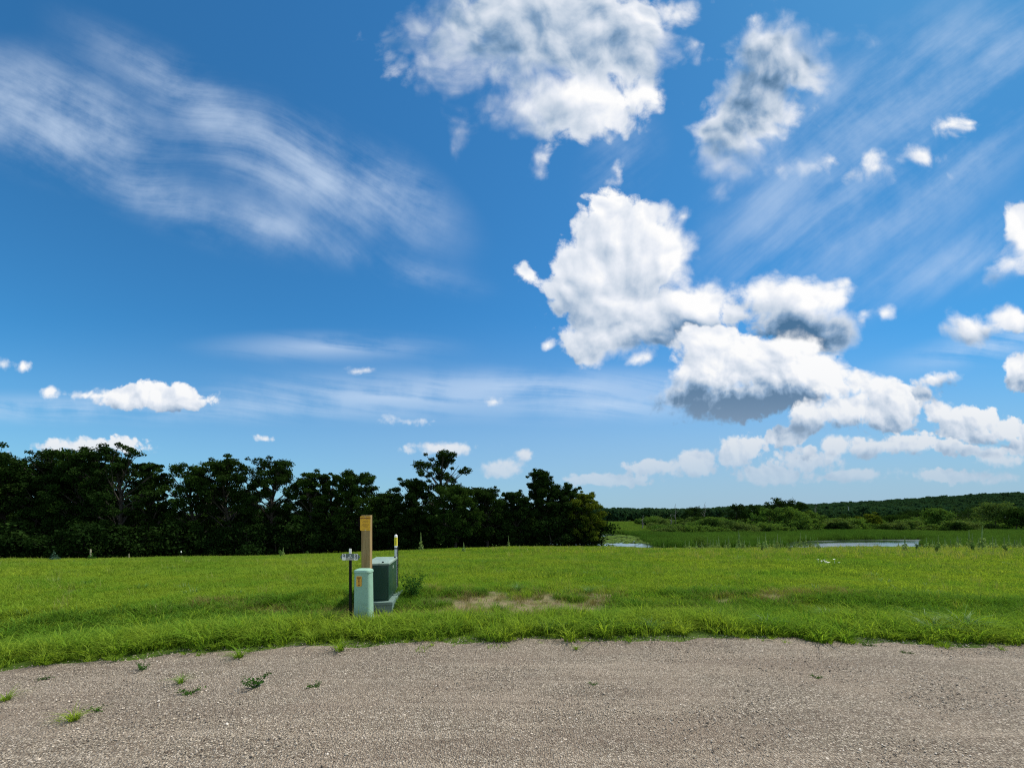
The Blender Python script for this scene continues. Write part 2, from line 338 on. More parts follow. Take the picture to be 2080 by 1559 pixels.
def leaf(name, ca, cb_, trans=.35, zone=.25, cc_=None, zs=3., gloss=0, vary=.5):
    """leaf / blade: colour drifts from place to place and from plant to plant"""
    def f(N):
        p = wpos(N); z = N.noise(p, zone, 4, .6, 0, '3D'); f2 = N.noise(p, zs, 3, .6, 0, '3D')
        c = N.mix(N.rng(z, .35, .65), ca, cb_)
        c = N.mix(N.rng(N.noise(p, zone*6, 3, .6, 0, '3D'), .45, .70, 0, .6), c, (ca[0]*.75+cb_[0]*.25, ca[1]*.72+cb_[1]*.05, ca[2]))
        rnd = N.new('ShaderNodeObjectInfo').outputs['Random']
        c = N.mix(N.m('MULTIPLY', rnd, .55), c, cc_ or cb_)
        c = N.mix(N.rng(f2, .35, .65, 0, vary), c, tuple(v*.42 for v in ca))
        d = N.new('ShaderNodeBsdfDiffuse'); N.put(d.inputs[0], c)
        t = N.new('ShaderNodeBsdfTranslucent'); N.put(t.inputs[0], N.mix(1, c, (1.12, 1.08, .60), 'MULTIPLY'))
        x = N.new('ShaderNodeMixShader'); x.inputs[0].default_value = trans
        N.nt.links.new(d.outputs[0], x.inputs[1]); N.nt.links.new(t.outputs[0], x.inputs[2])
        if not gloss: return x.outputs[0]
        g = N.new('ShaderNodeBsdfGlossy'); g.inputs['Roughness'].default_value = .5
        y = N.new('ShaderNodeMixShader'); y.inputs[0].default_value = gloss
        N.nt.links.new(x.outputs[0], y.inputs[1]); N.nt.links.new(g.outputs[0], y.inputs[2])
        return y.outputs[0]
    return material(name, f)

# ------------------------------------------------------------------ terrain
def ss(x, a, b):
    t = np.clip((np.asarray(x, float)-a)/(b-a), 0, 1); return t*t*(3-2*t)
EX = np.array([-80, -40, -14, -8, -5.25, -4, -2.5, -.88, 1, 2.94, 4.6, 6.2, 10, 20, 40, 80])
EY = np.array([-60, -24, -2, 2.3, 4.04, 4.55, 4.83, 5.0, 5.1, 5.12, 5.03, 4.8, 4.1, 1.5, -6, -30])
def edge(x): return np.interp(x, EX, EY)
HX = np.array([-2600, -400, 325, 600, 762, 950, 1150, 1300, 1700, 2600]); HZ_ = np.array([2, 4, 4, 7, 10, 22, 34, 41, 46, 40])
MARSH = -6.2
def terrain(x, y):
    x = np.asarray(x, float); y = np.asarray(y, float)
    t = y-8.5; z = -.064*np.where(t > 4, t, np.where(t < -4, 0, (t+4)**2/16))
    z = z - .030*np.maximum(0, -x)*ss(y, 9, 45)
    e = y-edge(x)
    z = z - .13*np.exp(-((e-1.9)/.9)**2)*ss(e, 0, .8) + .06*np.exp(-((e-3.6)/.8)**2)*ss(-x, -1, 2)
    z = z + .05*np.sin(x*.55+1.3)*np.sin(y*.41+x*.13)*ss(e, .5, 4) + .10*np.sin(x*.13+2)*np.sin(y*.17+.5)*ss(y, 10, 25)
    z = z - .09*(1-ss(e, -.45, -.12))
    yc = 70-24*ss(x, 7, 19)
    k = ss(y, yc, yc+27)
    z = z*(1-k)+MARSH*k
    h = np.interp(x, HX, HZ_)
    h = h + 3*np.sin(x/90.)*np.sin(y/130.)
    z = z + (h-MARSH)*ss(y, 560, 1000)
    return z
def tz(x, y): return float(terrain(x, y))
def soil(x, y):
    """0..1 how bare the ground is"""
    s = 0*x
    for (cx, cy, rx, ry, a) in SOIL:
        s = np.maximum(s, a*(1-ss(np.hypot((x-cx)/rx, (y-cy)/ry), .35, 1.15)))
    return s*(.78+.5*np.sin(x*3.1+y*1.7)*np.cos(y*4.3-x*2.2)+.25*np.sin(x*8.3)*np.sin(y*9.1))
SOIL = [(.1, 7.45, 2.2, 1.1, .85), (-1.2, 6.8, 1.0, .7, .8), (1.4, 8.0, 1.4, .7, .7), (-.6, 8.2, 1.2, .5, .6), (.2, 6.6, 1.7, .5, .8), (-2.35, 5.98, .38, .25, .9), (-5.2, 7.1, .7, .3, .5), (5.6, 8.0, 1.2, .35, .6), (-4.15, 6.85, .55, .35, .8), (-2.95, 6.8, .5, .45, .9), (4.4, 7.6, 1.3, .4, .6), (6.6, 8.1, .8, .3, .5), (-2.3, 6.45, .8, .75, .9), (3., 6.9, .9, .3, .5)]

gx = np.sinh(np.linspace(-1, 1, 331)*7.6)/np.sinh(7.6)*2600
gy = np.concatenate([-np.geomspace(300, .6, 26), np.arange(-.4, 12, .12), 12+np.geomspace(.16, 2600, 210)])
X, Y = np.meshgrid(gx, gy)
Z = terrain(X, Y)
ny, nx = X.shape; ii = np.arange(nx*ny).reshape(ny, nx)
quads = np.stack([ii[:-1, :-1], ii[:-1, 1:], ii[1:, 1:], ii[1:, :-1]], -1).reshape(-1, 4)
def mat_ground(N):
    p = wpos(N)
    a = N.new('ShaderNodeAttribute'); a.attribute_name = 'soil'
    sep = N.new('ShaderNodeSeparateXYZ'); N.put(sep.inputs[0], p)
    n1 = N.noise(p, .25, 4, .6, 0, '3D'); n2 = N.noise(p, 6, 6, .7, 0, '3D'); n3 = N.noise(p, 60, 5, .7, 0, '3D')
    g = N.mix(N.rng(n1, .35, .65), (.045, .085, .010), (.085, .13, .014))
    g = N.mix(N.rng(n2, .35, .7, 0, .8), g, (.03, .06, .008))
    farg = N.mix(N.rng(N.noise(p, .05, 5, .6, 0, '3D'), .35, .65), (.05, .11, .016), (.09, .165, .028))
    g = N.mix(N.rng(sep.outputs[1], 75, 95), g, farg)
    s = N.mix(N.rng(n3, .3, .7), (.13, .105, .06), (.26, .21, .13))
    s = N.mix(N.rng(n2, .4, .65, 0, .75), s, (.08, .11, .02))
    c = N.mix(N.rng(N.m('MULTIPLY_ADD', N.m('SUBTRACT', n2, .5), .9, a.outputs['Fac']), .25, .6), g, s)
    return princ(N, c, .95, 0, .1, bumpn(N, N.m('ADD', n3, n2), .6, .03))
me = mesh('ground', np.stack([X, Y, Z], -1), quads, material('meadow soil', mat_ground), smooth=True)
at = me.attributes.new('soil', 'FLOAT', 'POINT'); at.data.foreach_set('value', soil(X, Y).ravel().astype(np.float32))
tag(obj('ground', me), kind='structure')

# gravel road: a sheet a little proud of the ground, with two faint wheel tracks
rx = np.linspace(-26, 26, 521); rt = np.linspace(0, 1, 110)
RX, RT = np.meshgrid(rx, rt)
RE = edge(RX)+.06*np.sin(RX*2.3)+.05*np.sin(RX*5.1+1)+.03*np.sin(RX*11)
RY = RE - 9.5*RT**1.25
e_ = RE-RY
RZ = terrain(RX, RY)*0 + .018*ss(e_, 0, .35)+.02*ss(e_, .2, 2.4) - .018*np.exp(-((e_-1.15)/.28)**2) - .02*np.exp(-((e_-2.75)/.3)**2) + .006*np.sin(RX*1.7+RY*3)+.004*np.sin(RX*4.3-RY*5.1) - .03*(RT < .001)
def mat_gravel(N):
    p = wpos(N)
    v1 = N.voro(p, 75, 'F1', 'Color', '3D'); d1 = N.voro(p, 75, 'F1', 'Distance', '3D')
    d2 = N.voro(p, 160, 'F1', 'Distance', '3D'); n = N.noise(p, 1.1, 5, .6, 0, '3D'); n2 = N.noise(p, 30, 5, .7, 0, '3D')
    q = N.mapping(p, (0, 0, 0), (0, 0, R(3)), (3.5, .35, 1)); st = N.noise(q, 1, 4, .6, .3, '3D')
    s = N.new('ShaderNodeSeparateXYZ'); N.put(s.inputs[0], v1)
    c = N.ramp(s.outputs[0], [(0, (.11, .082, .060)), (.35, (.238, .203, .152)), (.75, (.375, .328, .255)), (1, (.62, .54, .44))])
    c = N.mix(N.rng(d1, .3, .75, 0, .75), c, (.11, .085, .062))
    c = N.mix(N.rng(n, .35, .7, 0, .35), c, (.32, .25, .185))
    c = N.mix(N.rng(st, .42, .70, 0, .45), c, (.17, .13, .098)); c = N.mix(N.rng(N.noise(N.mapping(p, (3, 5, 0), (0, 0, R(-1.5)), (5, .16, 1)), 1, 3, .5, .2, '3D'), .5, .70, 0, .28), c, (.42, .35, .27))
    h = N.m('MULTIPLY_ADD', d1, -1.6, N.m('MULTIPLY', n2, .7)); h = N.m('MULTIPLY_ADD', d2, -.5, h)
    return princ(N, c, .9, 0, .2, bumpn(N, h, 1.0, .012))
MG = material('crushed gravel', mat_gravel)
ny, nx = RX.shape; ii = np.arange(nx*ny).reshape(ny, nx)
quads = np.stack([ii[1:, :-1], ii[1:, 1:], ii[:-1, 1:], ii[:-1, :-1]], -1).reshape(-1, 4)
tag(obj('gravel_road', mesh('gravel_road', np.stack([RX, RY, RZ], -1), quads, MG, smooth=True)), kind='structure')
def road_z(x, y):
    e = edge(x)-y
    return .018*ss(e, 0, .35)+.02*ss(e, .2, 2.4) - .018*np.exp(-((e-1.15)/.28)**2) - .02*np.exp(-((e-2.75)/.3)**2)

# ------------------------------------------------------------------ scattering (stuff: one object whose points carry instances)
def proto_col(name, meshes):
    c = bpy.data.collections.new(name)               # not linked to the scene: only the scatter reads it
    for i, m in enumerate(meshes): c.objects.link(bpy.data.objects.new('%s_%02d' % (name, i), m))
    return c
def scatter(name, pts, rot, scale, idx, meshes, **tags):
    pts = np.asarray(pts, np.float32); n = len(pts)
    me = bpy.data.meshes.new(name); me.vertices.add(n); me.vertices.foreach_set('co', pts.ravel())
    a = me.attributes.new('rot', 'FLOAT_VECTOR', 'POINT'); a.data.foreach_set('vector', np.asarray(rot, np.float32).ravel())
    sc = np.asarray(scale, np.float32)
    if sc.ndim == 1: sc = np.repeat(sc[:, None], 3, 1)
    a = me.attributes.new('scl', 'FLOAT_VECTOR', 'POINT'); a.data.foreach_set('vector', sc.ravel())
    a = me.attributes.new('pick', 'INT', 'POINT'); a.data.foreach_set('value', np.asarray(idx, np.int32))
    for m in meshes[0].materials: me.materials.append(m)
    me.update(); o = obj(name, me); tag(o, **tags)
    g = bpy.data.node_groups.new(name, 'GeometryNodeTree')
    g.interface.new_socket('Geometry', in_out='INPUT', socket_type='NodeSocketGeometry'); g.interface.new_socket('Geometry', in_out='OUTPUT', socket_type='NodeSocketGeometry')
    gi, go = g.nodes.new('NodeGroupInput'), g.nodes.new('NodeGroupOutput')
    ip = g.nodes.new('GeometryNodeInstanceOnPoints'); ci = g.nodes.new('GeometryNodeCollectionInfo')
    ci.inputs['Collection'].default_value = proto_col(name, meshes); ci.inputs['Separate Children'].default_value = True; ci.inputs['Reset Children'].default_value = True
    def na(nm, ty):
        x = g.nodes.new('GeometryNodeInputNamedAttribute'); x.data_type = ty; x.inputs['Name'].default_value = nm; return x.outputs['Attribute']
    g.links.new(gi.outputs[0], ip.inputs['Points']); g.links.new(ci.outputs[0], ip.inputs['Instance']); ip.inputs['Pick Instance'].default_value = True
    g.links.new(na('pick', 'INT'), ip.inputs['Instance Index']); g.links.new(na('rot', 'FLOAT_VECTOR'), ip.inputs['Rotation']); g.links.new(na('scl', 'FLOAT_VECTOR'), ip.inputs['Scale'])
    g.links.new(ip.outputs[0], go.inputs[0])
    m = o.modifiers.new('scatter', 'NODES'); m.node_group = g
    return o
def blades(n, rad, h0, h1, w, bend, mats, seed, seg=3, clump=0, lean=.0):
    """a patch of n grass blades, each a curved tapering strip"""
    r = np.random.default_rng(seed)
    rr = rad*np.sqrt(r.random(n)); th = r.random(n)*2*np.pi
    bx, by = rr*np.cos(th), rr*np.sin(th)
    az = th + r.normal(0, .9, n) if clump else r.random(n)*2*np.pi
    h = r.uniform(h0, h1, n)*(1-.3*(rr/rad)); b = bend*h*r.uniform(.4, 1.4, n)+lean*h
    ww = w*r.uniform(.6, 1.3, n); fa = az+np.pi/2+r.normal(0, .5, n)
    V = []; lv = np.linspace(0, 1, seg+1)
    for t in lv:
        cx = bx+np.cos(az)*b*t**2; cy = by+np.sin(az)*b*t**2; cz = h*(t-.28*bend*t**3*1.2)
        hw = ww*.5*(1-t**1.6)+.0003
        V.append(np.stack([cx-np.cos(fa)*hw, cy-np.sin(fa)*hw, cz], -1)); V.append(np.stack([cx+np.cos(fa)*hw, cy+np.sin(fa)*hw, cz], -1))
    V = np.stack(V, 1).reshape(-1, 3); k = 2*(seg+1); base = (np.arange(n)*k)[:, None]
    F = np.concatenate([base+np.array([[2*i, 2*i+1, 2*i+3, 2*i+2]]) for i in range(seg)], 0)
    return mesh('grass_patch', V, F, mats, smooth=True)

G_near = leaf('verge grass', (.135, .30, .028), (.26, .38, .036), .5, .6, (.34, .42, .05), 34, .0, .7)
G_mead = leaf('meadow grass', (.13, .29, .024), (.30, .40, .034), .5, .16, (.30, .38, .06), 7, 0, .65)
G_dry = leaf('dry grass', (.20, .19, .06), (.26, .23, .09), .3, .6)
G_dark = leaf('coarse blue green grass', (.07, .20, .035), (.13, .27, .04), .45, .6, (.2, .32, .08), 30, .02, .7)

def area_pts(n, y0, y1, spread=1.42, pad=1.5, power=1):
    """points over the strip of field in view and a step either side of it"""
    u = rng.random(n); y = np.sqrt(y0**2+(y1**2-y0**2)*u); x = (rng.random(n)*2-1)*(spread*y+pad)
    return x, y
def put(name, x, y, s, meshes, zoff=0, **tags):
    n = len(x); z = terrain(x, y)+zoff
    rot = np.stack([rng.normal(0, .06, n), rng.normal(0, .06, n), rng.random(n)*6.28], -1)
    return scatter(name, np.stack([x, y, z], -1), rot, s, rng.integers(0, len(meshes), n), meshes, kind='stuff', **tags)
def nz(x, y, f, ph=0):
    return (np.sin(x*f+ph)*np.cos(y*f*1.3+ph*2)+np.sin(x*f*2.3-y*f*1.9+ph)*.6+np.sin(y*f*4.1+x*f*3.3+ph*3)*.4)/2

# verge: long uneven tussocks along the gravel
verge = [blades(60, .13, .12, .30, .011, 1.0, G_near, 10+i, 4, 1) for i in range(5)]+[blades(34, .07, .20, .38, .014, 1.15, G_near, 20+i, 5, 1) for i in range(3)]
x = rng.uniform(-15, 15, 8500); e = rng.gamma(1.7, .55, len(x)); y = edge(x)+e+.03+.36*nz(x, x, 1.9)-.16*(rng.random(len(x)) < .12)+.10*np.abs(nz(x, x, 6.1))
k = (soil(x, y)*2.2 < rng.random(len(x))) & (nz(x, y, 2.6, 2) > -.25+.12*(e < .3)-.35*(e > .8)) & (e < 3.8)
x, y, e = x[k], y[k], e[k]
put('verge_grass', x, y, np.clip(rng.lognormal(-.45, .38, len(x)), .28, 1.35)*(.9+.35*nz(x, y, 1.7, 1))*(1-.30*ss(e, 1.2, 3)), verge, label='long bright green verge grass growing in a ragged band along the gravel', cat='grass')
# darker, longer grass in the shallow ditch behind the verge
G_ditch = leaf('ditch grass', (.080, .215, .020), (.15, .29, .028), .42, .7, (.17, .27, .05), 30, 0, .75)
dg = [blades(46, .15, .14, .30, .012, .8, G_ditch, 25+i, 4, 1) for i in range(4)]
x = rng.uniform(-15, 15, 5200); e = .9+2.4*rng.random(len(x))**.9; y = edge(x)+e; k = (soil(x, y)*2.4 < rng.random(len(x))) & (nz(x, y, .9, 6) > -.35+.5*(x > 0)*(e < 1.6)); x, y = x[k], y[k]
put('ditch_grass', x, y, rng.uniform(.6, 1.05, len(x)), dg, label='darker longer grass in the shallow ditch behind the verge', cat='grass')
# lawn between the verge and the middle of the field
lawn = [blades(70, .20, .05, .17, .010, .8, G_near, 30+i, 3) for i in range(5)]
x, y = area_pts(15000, 4, 13.5); e = y-edge(x)
k = (e > .25) & (soil(x, y)*2.4 < rng.random(len(x))) & ((nz(x, y, 1.2, 4) > -.8) | (e > 3))
x, y = x[k], y[k]
put('short_grass', x, y, rng.uniform(.7, 1.25, len(x))*(1+.25*nz(x, y, .9, 3)), lawn, label='short green grass covering the ground around the utility boxes', cat='grass')
mead = [blades(70, .33, .08, .24, .020, .7, G_mead, 40+i, 2, 1) for i in range(5)]
x, y = area_pts(30000, 11.0, 34)
put('meadow_grass', x, y, rng.uniform(.7, 1.15, len(x))*(1+.25*nz(x, y, .35, 3)), mead, label='mown yellow green grass across the middle of the meadow', cat='grass')
far = [blades(90, .8, .10, .32, .045, .5, G_mead, 50+i, 2) for i in range(4)]
x, y = area_pts(22000, 31, 84, 1.38, 4)
k = y < 70-24*ss(x, 7, 19)+12
x, y = x[k], y[k]
put('far_meadow_grass', x, y, rng.uniform(.7, 1.15, len(x)), far, label='sunlit yellow green grass at the far side of the meadow', cat='grass')
# taller ungrazed tufts and seed stalks standing out of the mown grass
G_stalk = leaf('grass seed stalks', (.20, .30, .03), (.32, .36, .06), .4, .5, (.40, .38, .12), 20, .02, .5)
tall = [blades(26, .12, .25, .50, .012, .7, G_near, 70+i, 4, 1) for i in range(2)]+[blades(14, .16, .30, .55, .008, .35, G_stalk, 74+i, 3, 1) for i in range(3)]+[blades(30, .14, .2, .36, .016, .9, G_dark, 78, 4, 1)]
xa = rng.uniform(-8, 9, 620); ya = edge(xa)+.12+1.1*rng.random(620)**1.3; ka = soil(xa, ya) < .6
put('arching_grass', xa[ka], ya[ka], rng.uniform(.55, 1.0, ka.sum()), tall[:2]+[blades(16, .05, .28, .46, .016, 1.3, G_near, 95+i, 5, 1) for i in range(3)], label='tall arching grass blades rising out of the verge', cat='grass')
x, y = area_pts(9000, 5.5, 48, 1.36, .5); e = y-edge(x); k = (e > .8) & (nz(x, y, .31, 5) > -.25*rng.random(len(x))-.1) & (soil(x, y) < .7); x, y = x[k], y[k]
put('tall_grass', x, y, rng.uniform(.45, .9, len(x)), tall, label='taller loose grass tufts and seed stalks standing out of the meadow', cat='grass')
x = rng.uniform(-8, 9, 260); y = edge(x)-.35*rng.random(260)**1.6+.06; x = x+.0; k = nz(x, y, 1.3, 4) > -.1; x, y = x[k], y[k]
put('stray_grass', x, y, rng.uniform(.2, .6, len(x)), [blades(22, .05, .06, .2, .010, 1.2, G_near, 90+i, 3, 1) for i in range(3)], .03, label='stray grass wisps creeping from the verge onto the gravel', cat='grass')
dry = [blades(40, .13, .10, .26, .005, .8, G_dry, 60+i, 3, 1) for i in range(2)]+[blades(30, .12, .08, .22, .006, .8, G_near, 64, 3, 1)]
x = np.concatenate([rng.uniform(cx-rx_, cx+rx_, 90) for cx, cy, rx_, ry_, a in SOIL]); y = np.concatenate([rng.uniform(cy-ry_, cy+ry_, 90) for cx, cy, rx_, ry_, a in SOIL])
put('dry_grass', x, y, rng.uniform(.4, 1.0, len(x)), dry, label='sparse straw coloured grass on the bare soil patches', cat='grass')

# loose stones on the road
def stone_mesh(seed, mat):
    import bmesh
    bm = bmesh.new(); bmesh.ops.create_icosphere(bm, subdivisions=1, radius=1)
    r = np.random.default_rng(seed)
    for v in bm.verts: v.co = Vector((v.co.x*1.0, v.co.y*.75, v.co.z*.5))*float(r.uniform(.75, 1.2))
    m_ = bpy.data.meshes.new('stone'); bm.to_mesh(m_); bm.free(); m_.materials.append(mat); return m_
def mat_stone(N):
    rnd = N.new('ShaderNodeObjectInfo').outputs['Random']
    c = N.ramp(rnd, [(0, (.11, .085, .066)), (.3, (.24, .20, .152)), (.6, (.355, .305, .235)), (.92, (.44, .37, .29)), (1, (.62, .56, .48))])
    return princ(N, c, .85, 0, .25)
MS = material('loose stone', mat_stone)
stones = [stone_mesh(i, MS) for i in range(6)]
n = 150000; x = rng.uniform(-9.5, 9.5, n); u = rng.random(n); y = edge(x)-4.6*u+.12
k = (y > 1.6) & (np.abs(x) < 1.38*y+.8) & (rng.random(n) < .55+.45*np.exp(-((edge(x)-y-1.95)/.3)**2)+.3*np.exp(-((edge(x)-y-.4)/.3)**2)); x, y = x[k], y[k]; n = len(x)
s = np.clip(rng.lognormal(math.log(.0050), .36, n), .002, .017)
scatter('gravel_stones', np.stack([x, y, road_z(x, y)+s*.15], -1), np.stack([rng.normal(0, .4, n), rng.normal(0, .4, n), rng.random(n)*6.28], -1), s, rng.integers(0, 6, n), stones, kind='stuff', label='loose grey brown crushed stones lying over the gravel road', cat='gravel')

# ------------------------------------------------------------------ trees
M_bark = simple('grey brown bark', (.035, .029, .022), .9, 0, .3, 3)
M_dead = simple('bleached dead wood', (.13, .12, .10), .9, 0, .2, 3)
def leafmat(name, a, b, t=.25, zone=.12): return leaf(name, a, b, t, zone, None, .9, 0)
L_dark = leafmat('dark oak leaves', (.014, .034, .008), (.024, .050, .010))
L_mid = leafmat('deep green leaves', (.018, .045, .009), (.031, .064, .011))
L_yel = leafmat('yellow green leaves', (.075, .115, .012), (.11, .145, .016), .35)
L_wil = leafmat('willow leaves', (.056, .130, .022), (.105, .185, .032), .35, .03)
L_wil2 = leafmat('dusky willow leaves', (.062, .120, .028), (.108, .165, .040), .35, .03)
L_far = leafmat('haze tinted woodland leaves', (.020, .060, .030), (.042, .090, .036), .3, .012)  # bluish tint in the leaf colour stands in for distance haze
L_mul = leafmat('pale felted leaves', (.22, .34, .11), (.28, .39, .13), .35)
L_blue = leafmat('blue spruce needles', (.05, .12, .08), (.08, .16, .10), .15)

def leaves(C, rad, n, size, r, flat=.75, hollow=.35):
    """n leaf sprays round clump centres C with radii rad -> vertices and quads"""
    C = np.asarray(C, float); rad = np.asarray(rad, float)
    k = r.choice(len(C), n, p=rad**2/np.sum(rad**2))
    d = r.normal(size=(n, 3)); d /= np.linalg.norm(d, axis=1)[:, None]
    q = (hollow+(1-hollow)*r.random(n)**.6)*(1+.18*r.normal(size=n))
    p = C[k]+d*(rad[k]*q)[:, None]*np.array([1, 1, flat])
    nrm = d*.6+r.normal(size=(n, 3))*.7+np.array([0, 0, .35]); nrm /= np.linalg.norm(nrm, axis=1)[:, None]
    a = np.cross(nrm, r.normal(size=(n, 3))); a /= np.linalg.norm(a, axis=1)[:, None]; b = np.cross(nrm, a)
    s = size*r.uniform(.5, 1.25, n)[:, None]; e = s*r.uniform(.35, .8, n)[:, None]
    V = np.stack([p-a*s, p-b*e+nrm*s*.15, p+a*s, p+b*e-nrm*s*.1], 1).reshape(-1, 3)
    return V, np.arange(4*n).reshape(n, 4)
def tree_parts(H, W, base=.2, n_clump=34, n_leaf=9000, size=.17, seed=0, crad=.14, gappy=0, top=1., flat=.75, lean=0, trunks=1):
    """trunk with tapering limbs (MB) and a crown of leaf clumps carried on the limb ends"""
    r = np.random.default_rng(seed); mb = MB(); C = []; Rd = []
    tr = H*.016+.05
    for q in range(trunks):
        ox, oy = (0, 0) if trunks == 1 else r.normal(0, W*.06, 2)
        lx, ly = lean*H+r.normal(0, .03*H)+ox*3, r.normal(0, .03*H)+oy*3
        hz = H*(.86 if q == 0 else r.uniform(.6, .85))
        tp = [Vector((ox+lx*t**1.5+.02*H*math.sin(t*5+q), oy+ly*t**1.5+.015*H*math.sin(t*7+seed), hz*t)) for t in np.linspace(0, 1, 9)]
        mb.tube(tp, [tr*(1.25 if i == 0 else 1-.09*i) for i in range(9)], 7)
        nl = max(5, n_clump//(3*trunks))
        for i in range(nl):
            t = base+.05+(0.97-base)*((i+.5)/nl)**.9; t0 = min(.97, max(.12, t-.12))
            f = t0*8; j = min(7, int(f)); s0 = tp[j].lerp(tp[j+1], f-j)
            az = i*2.4+r.uniform(-.5, .5)+seed
            prof = math.sqrt(max(.05, 1-((t-.56)/.47)**2)) if t > .56 else .72+.28*math.sin(1.57*max(0, t-base)/(.56-base))      # rounded dome, widest at the middle
            Lh = W*.5*prof*r.uniform(.65, 1.08)*top
            zt = H*t+r.uniform(-.04, .05)*H
            e = Vector((s0.x+math.cos(az)*Lh, s0.y+math.sin(az)*Lh, min(H*.95, max(zt, s0.z*.9))))
            mid = s0.lerp(e, .5)+Vector((0, 0, .03*H*r.uniform(-.5, 1)))
            mb.tube([s0, mid, e], [tr*.42, tr*.26, tr*.08], 5)
            for (pt, rr) in ((e, 1), (s0.lerp(e, .68)+Vector(r.normal(0, W*.05, 3)), .95), (s0.lerp(e, .35)+Vector(r.normal(0, W*.05, 3)), .8)):
                if r.random() < gappy: continue
                C.append(tuple(pt)); Rd.append(W*crad*rr*r.uniform(.7, 1.3))
            for _ in range(2):
                e2 = e+Vector(r.normal(0, W*.07, 3)); mb.tube([mid, mid.lerp(e2, .6)+Vector((0, 0, .1)), e2], [tr*.16, tr*.1, tr*.04], 4)
                C.append(tuple(e2)); Rd.append(W*crad*.6*r.uniform(.7, 1.2))
        C.append(tuple(tp[-1]+Vector((0, 0, H*.02)))); Rd.append(W*crad)
        C.append(tuple(tp[-1]+Vector((W*.08, 0, H*.01)))); Rd.append(W*crad*.9)
    V, F = leaves(C, Rd, n_leaf, size, r, flat)
    V[:, 2] = np.where(V[:, 2] < .05, .05+np.abs(V[:, 2])*.3, V[:, 2])
    return mb, V, F
def tree(name, x, y, H, W, mat, label, cat='tree', group=None, sink=.1, **k):
    mb, V, F = tree_parts(H, W, **k)
    root = empty(name, (x, y, tz(x, y)-sink), label=label, cat=cat, group=group)
    mb.build('trunk', M_bark, root, smooth=True); obj('crown', mesh('crown', V, F, mat), root)
    return root
def dup(root, x, y, rz, s, label=None, group=None, sz=None, sink=.1):
    c = root.copy(); link(c); c.location = (x, y, tz(x, y)-sink); c.rotation_euler = (0, 0, rz); c.scale = (s, s, sz or s)
    if label: c['label'] = label
    if group: c['group'] = group
    for ch in list(root.children):
        d = ch.copy(); link(d); d.parent = c
    return c

# the tree belt left of the meadow: (x, y, height, crown width, material, options, label)
GB = 'trees of the dark belt beyond the meadow'
def bx(px, Y): return (px-1040)/800*Y                # a bearing (as pixels off straight ahead at unit scale) turned into x at depth Y
BELT = [
    (-61.3, 44, 8.2, 7.0, L_dark, dict(), "dark leafy tree cut off by the left edge of the picture"),
    (-56.4, 44, 8.4, 6.7, L_mid, dict(), "dense dark broadleaf tree second from the left in the belt"),
    (-53.2, 45, 9.1, 7.2, L_dark, dict(), "tall dense dark tree below the low cloud at far left"),
    (-50.3, 46, 9.1, 6.5, L_mid, dict(), "tall dark tree with a bumpy top in the left block of the belt"),
    (-46.1, 46, 9.5, 7.3, L_dark, dict(gappy=.2,crad=.11,n_leaf=26000), "tall dark tree with sky showing through its upper crown, near the left end"),
    (-44.4, 48, 7.9, 4.0, L_dark, dict(gappy=.2), "dark pointed tree ending the left block, just before the first sky gap"),
    (-40.9, 50, 7.9, 6.9, L_mid, dict(gappy=.25,crad=.11,n_leaf=26000), "broad dark tree with a hole in its crown, right of the first sky gap"),
    (-36.8, 51, 8.9, 6.7, L_dark, dict(gappy=.2), "tall dark tree with upswept branches beside the round topped tree"),
    (-32.2, 52, 8.9, 7.2, L_dark, dict(gappy=.1,crad=.11,n_leaf=30000), "tall round topped dark tree with lacy edges in the middle of the belt"),
    (-27.3, 53, 7.2, 5.9, L_mid, dict(gappy=.3), "brownish dark tree with a ragged top, shorter than the round topped tree"),
    (-24.8, 54, 7.2, 4.3, L_dark, dict(gappy=.3,crad=.1), "narrow dark tree behind the wooden post's left side"),
    (-21.1, 54, 7.5, 6.7, L_mid, dict(gappy=.2), "dark two-topped tree rising directly behind the wooden post"),
    (-17.2, 55, 4.6, 5.9, L_dark, dict(), "low dark tree in the dip of the belt right of the wooden post"),
    (-14.1, 56, 6.5, 5.9, L_dark, dict(gappy=.15), "dark bushy tree leaning on the left of the tallest airy tree"),
    (-10.1, 58, 11.0, 8.1, L_dark, dict(gappy=.6,crad=.10,n_clump=66,n_leaf=15000,base=.42), "tallest airy tree with open limbs and flat clumps of leaves"),
    (-7.8, 54, 5.3, 6.5, L_mid, dict(), "dense brownish tree standing in front of the tallest airy tree"),
    (-3.6, 57, 5.4, 6.5, L_dark, dict(gappy=.2), "low dark tree with rounded top between the airy tree and the clumpy tall one"),
    (0.4, 58, 4.9, 4.8, L_dark, dict(gappy=.2), "small dark tree just left of the tall clumpy tree"),
    (4.8, 60, 8.4, 5.0, L_dark, dict(gappy=.1,crad=.13,base=.3), "tall tree with one solid round clump on top near the right end of the belt"),
    (8.1, 60, 6.2, 5.7, L_dark, dict(gappy=.35), "dark tree with spiky top next to the yellow green end tree"),
    (10.9, 60, 4.8, 5.2, L_yel, dict(gappy=.1,crad=.13,base=.12), "yellow green tree at the right end of the belt beside the left pond"),
]
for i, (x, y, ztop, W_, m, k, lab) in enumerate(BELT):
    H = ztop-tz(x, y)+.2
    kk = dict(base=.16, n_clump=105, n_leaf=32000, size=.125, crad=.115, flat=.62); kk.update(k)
    tree('belt_tree', x, y, H, W_, m, lab, group=GB, seed=100+i, **kk)
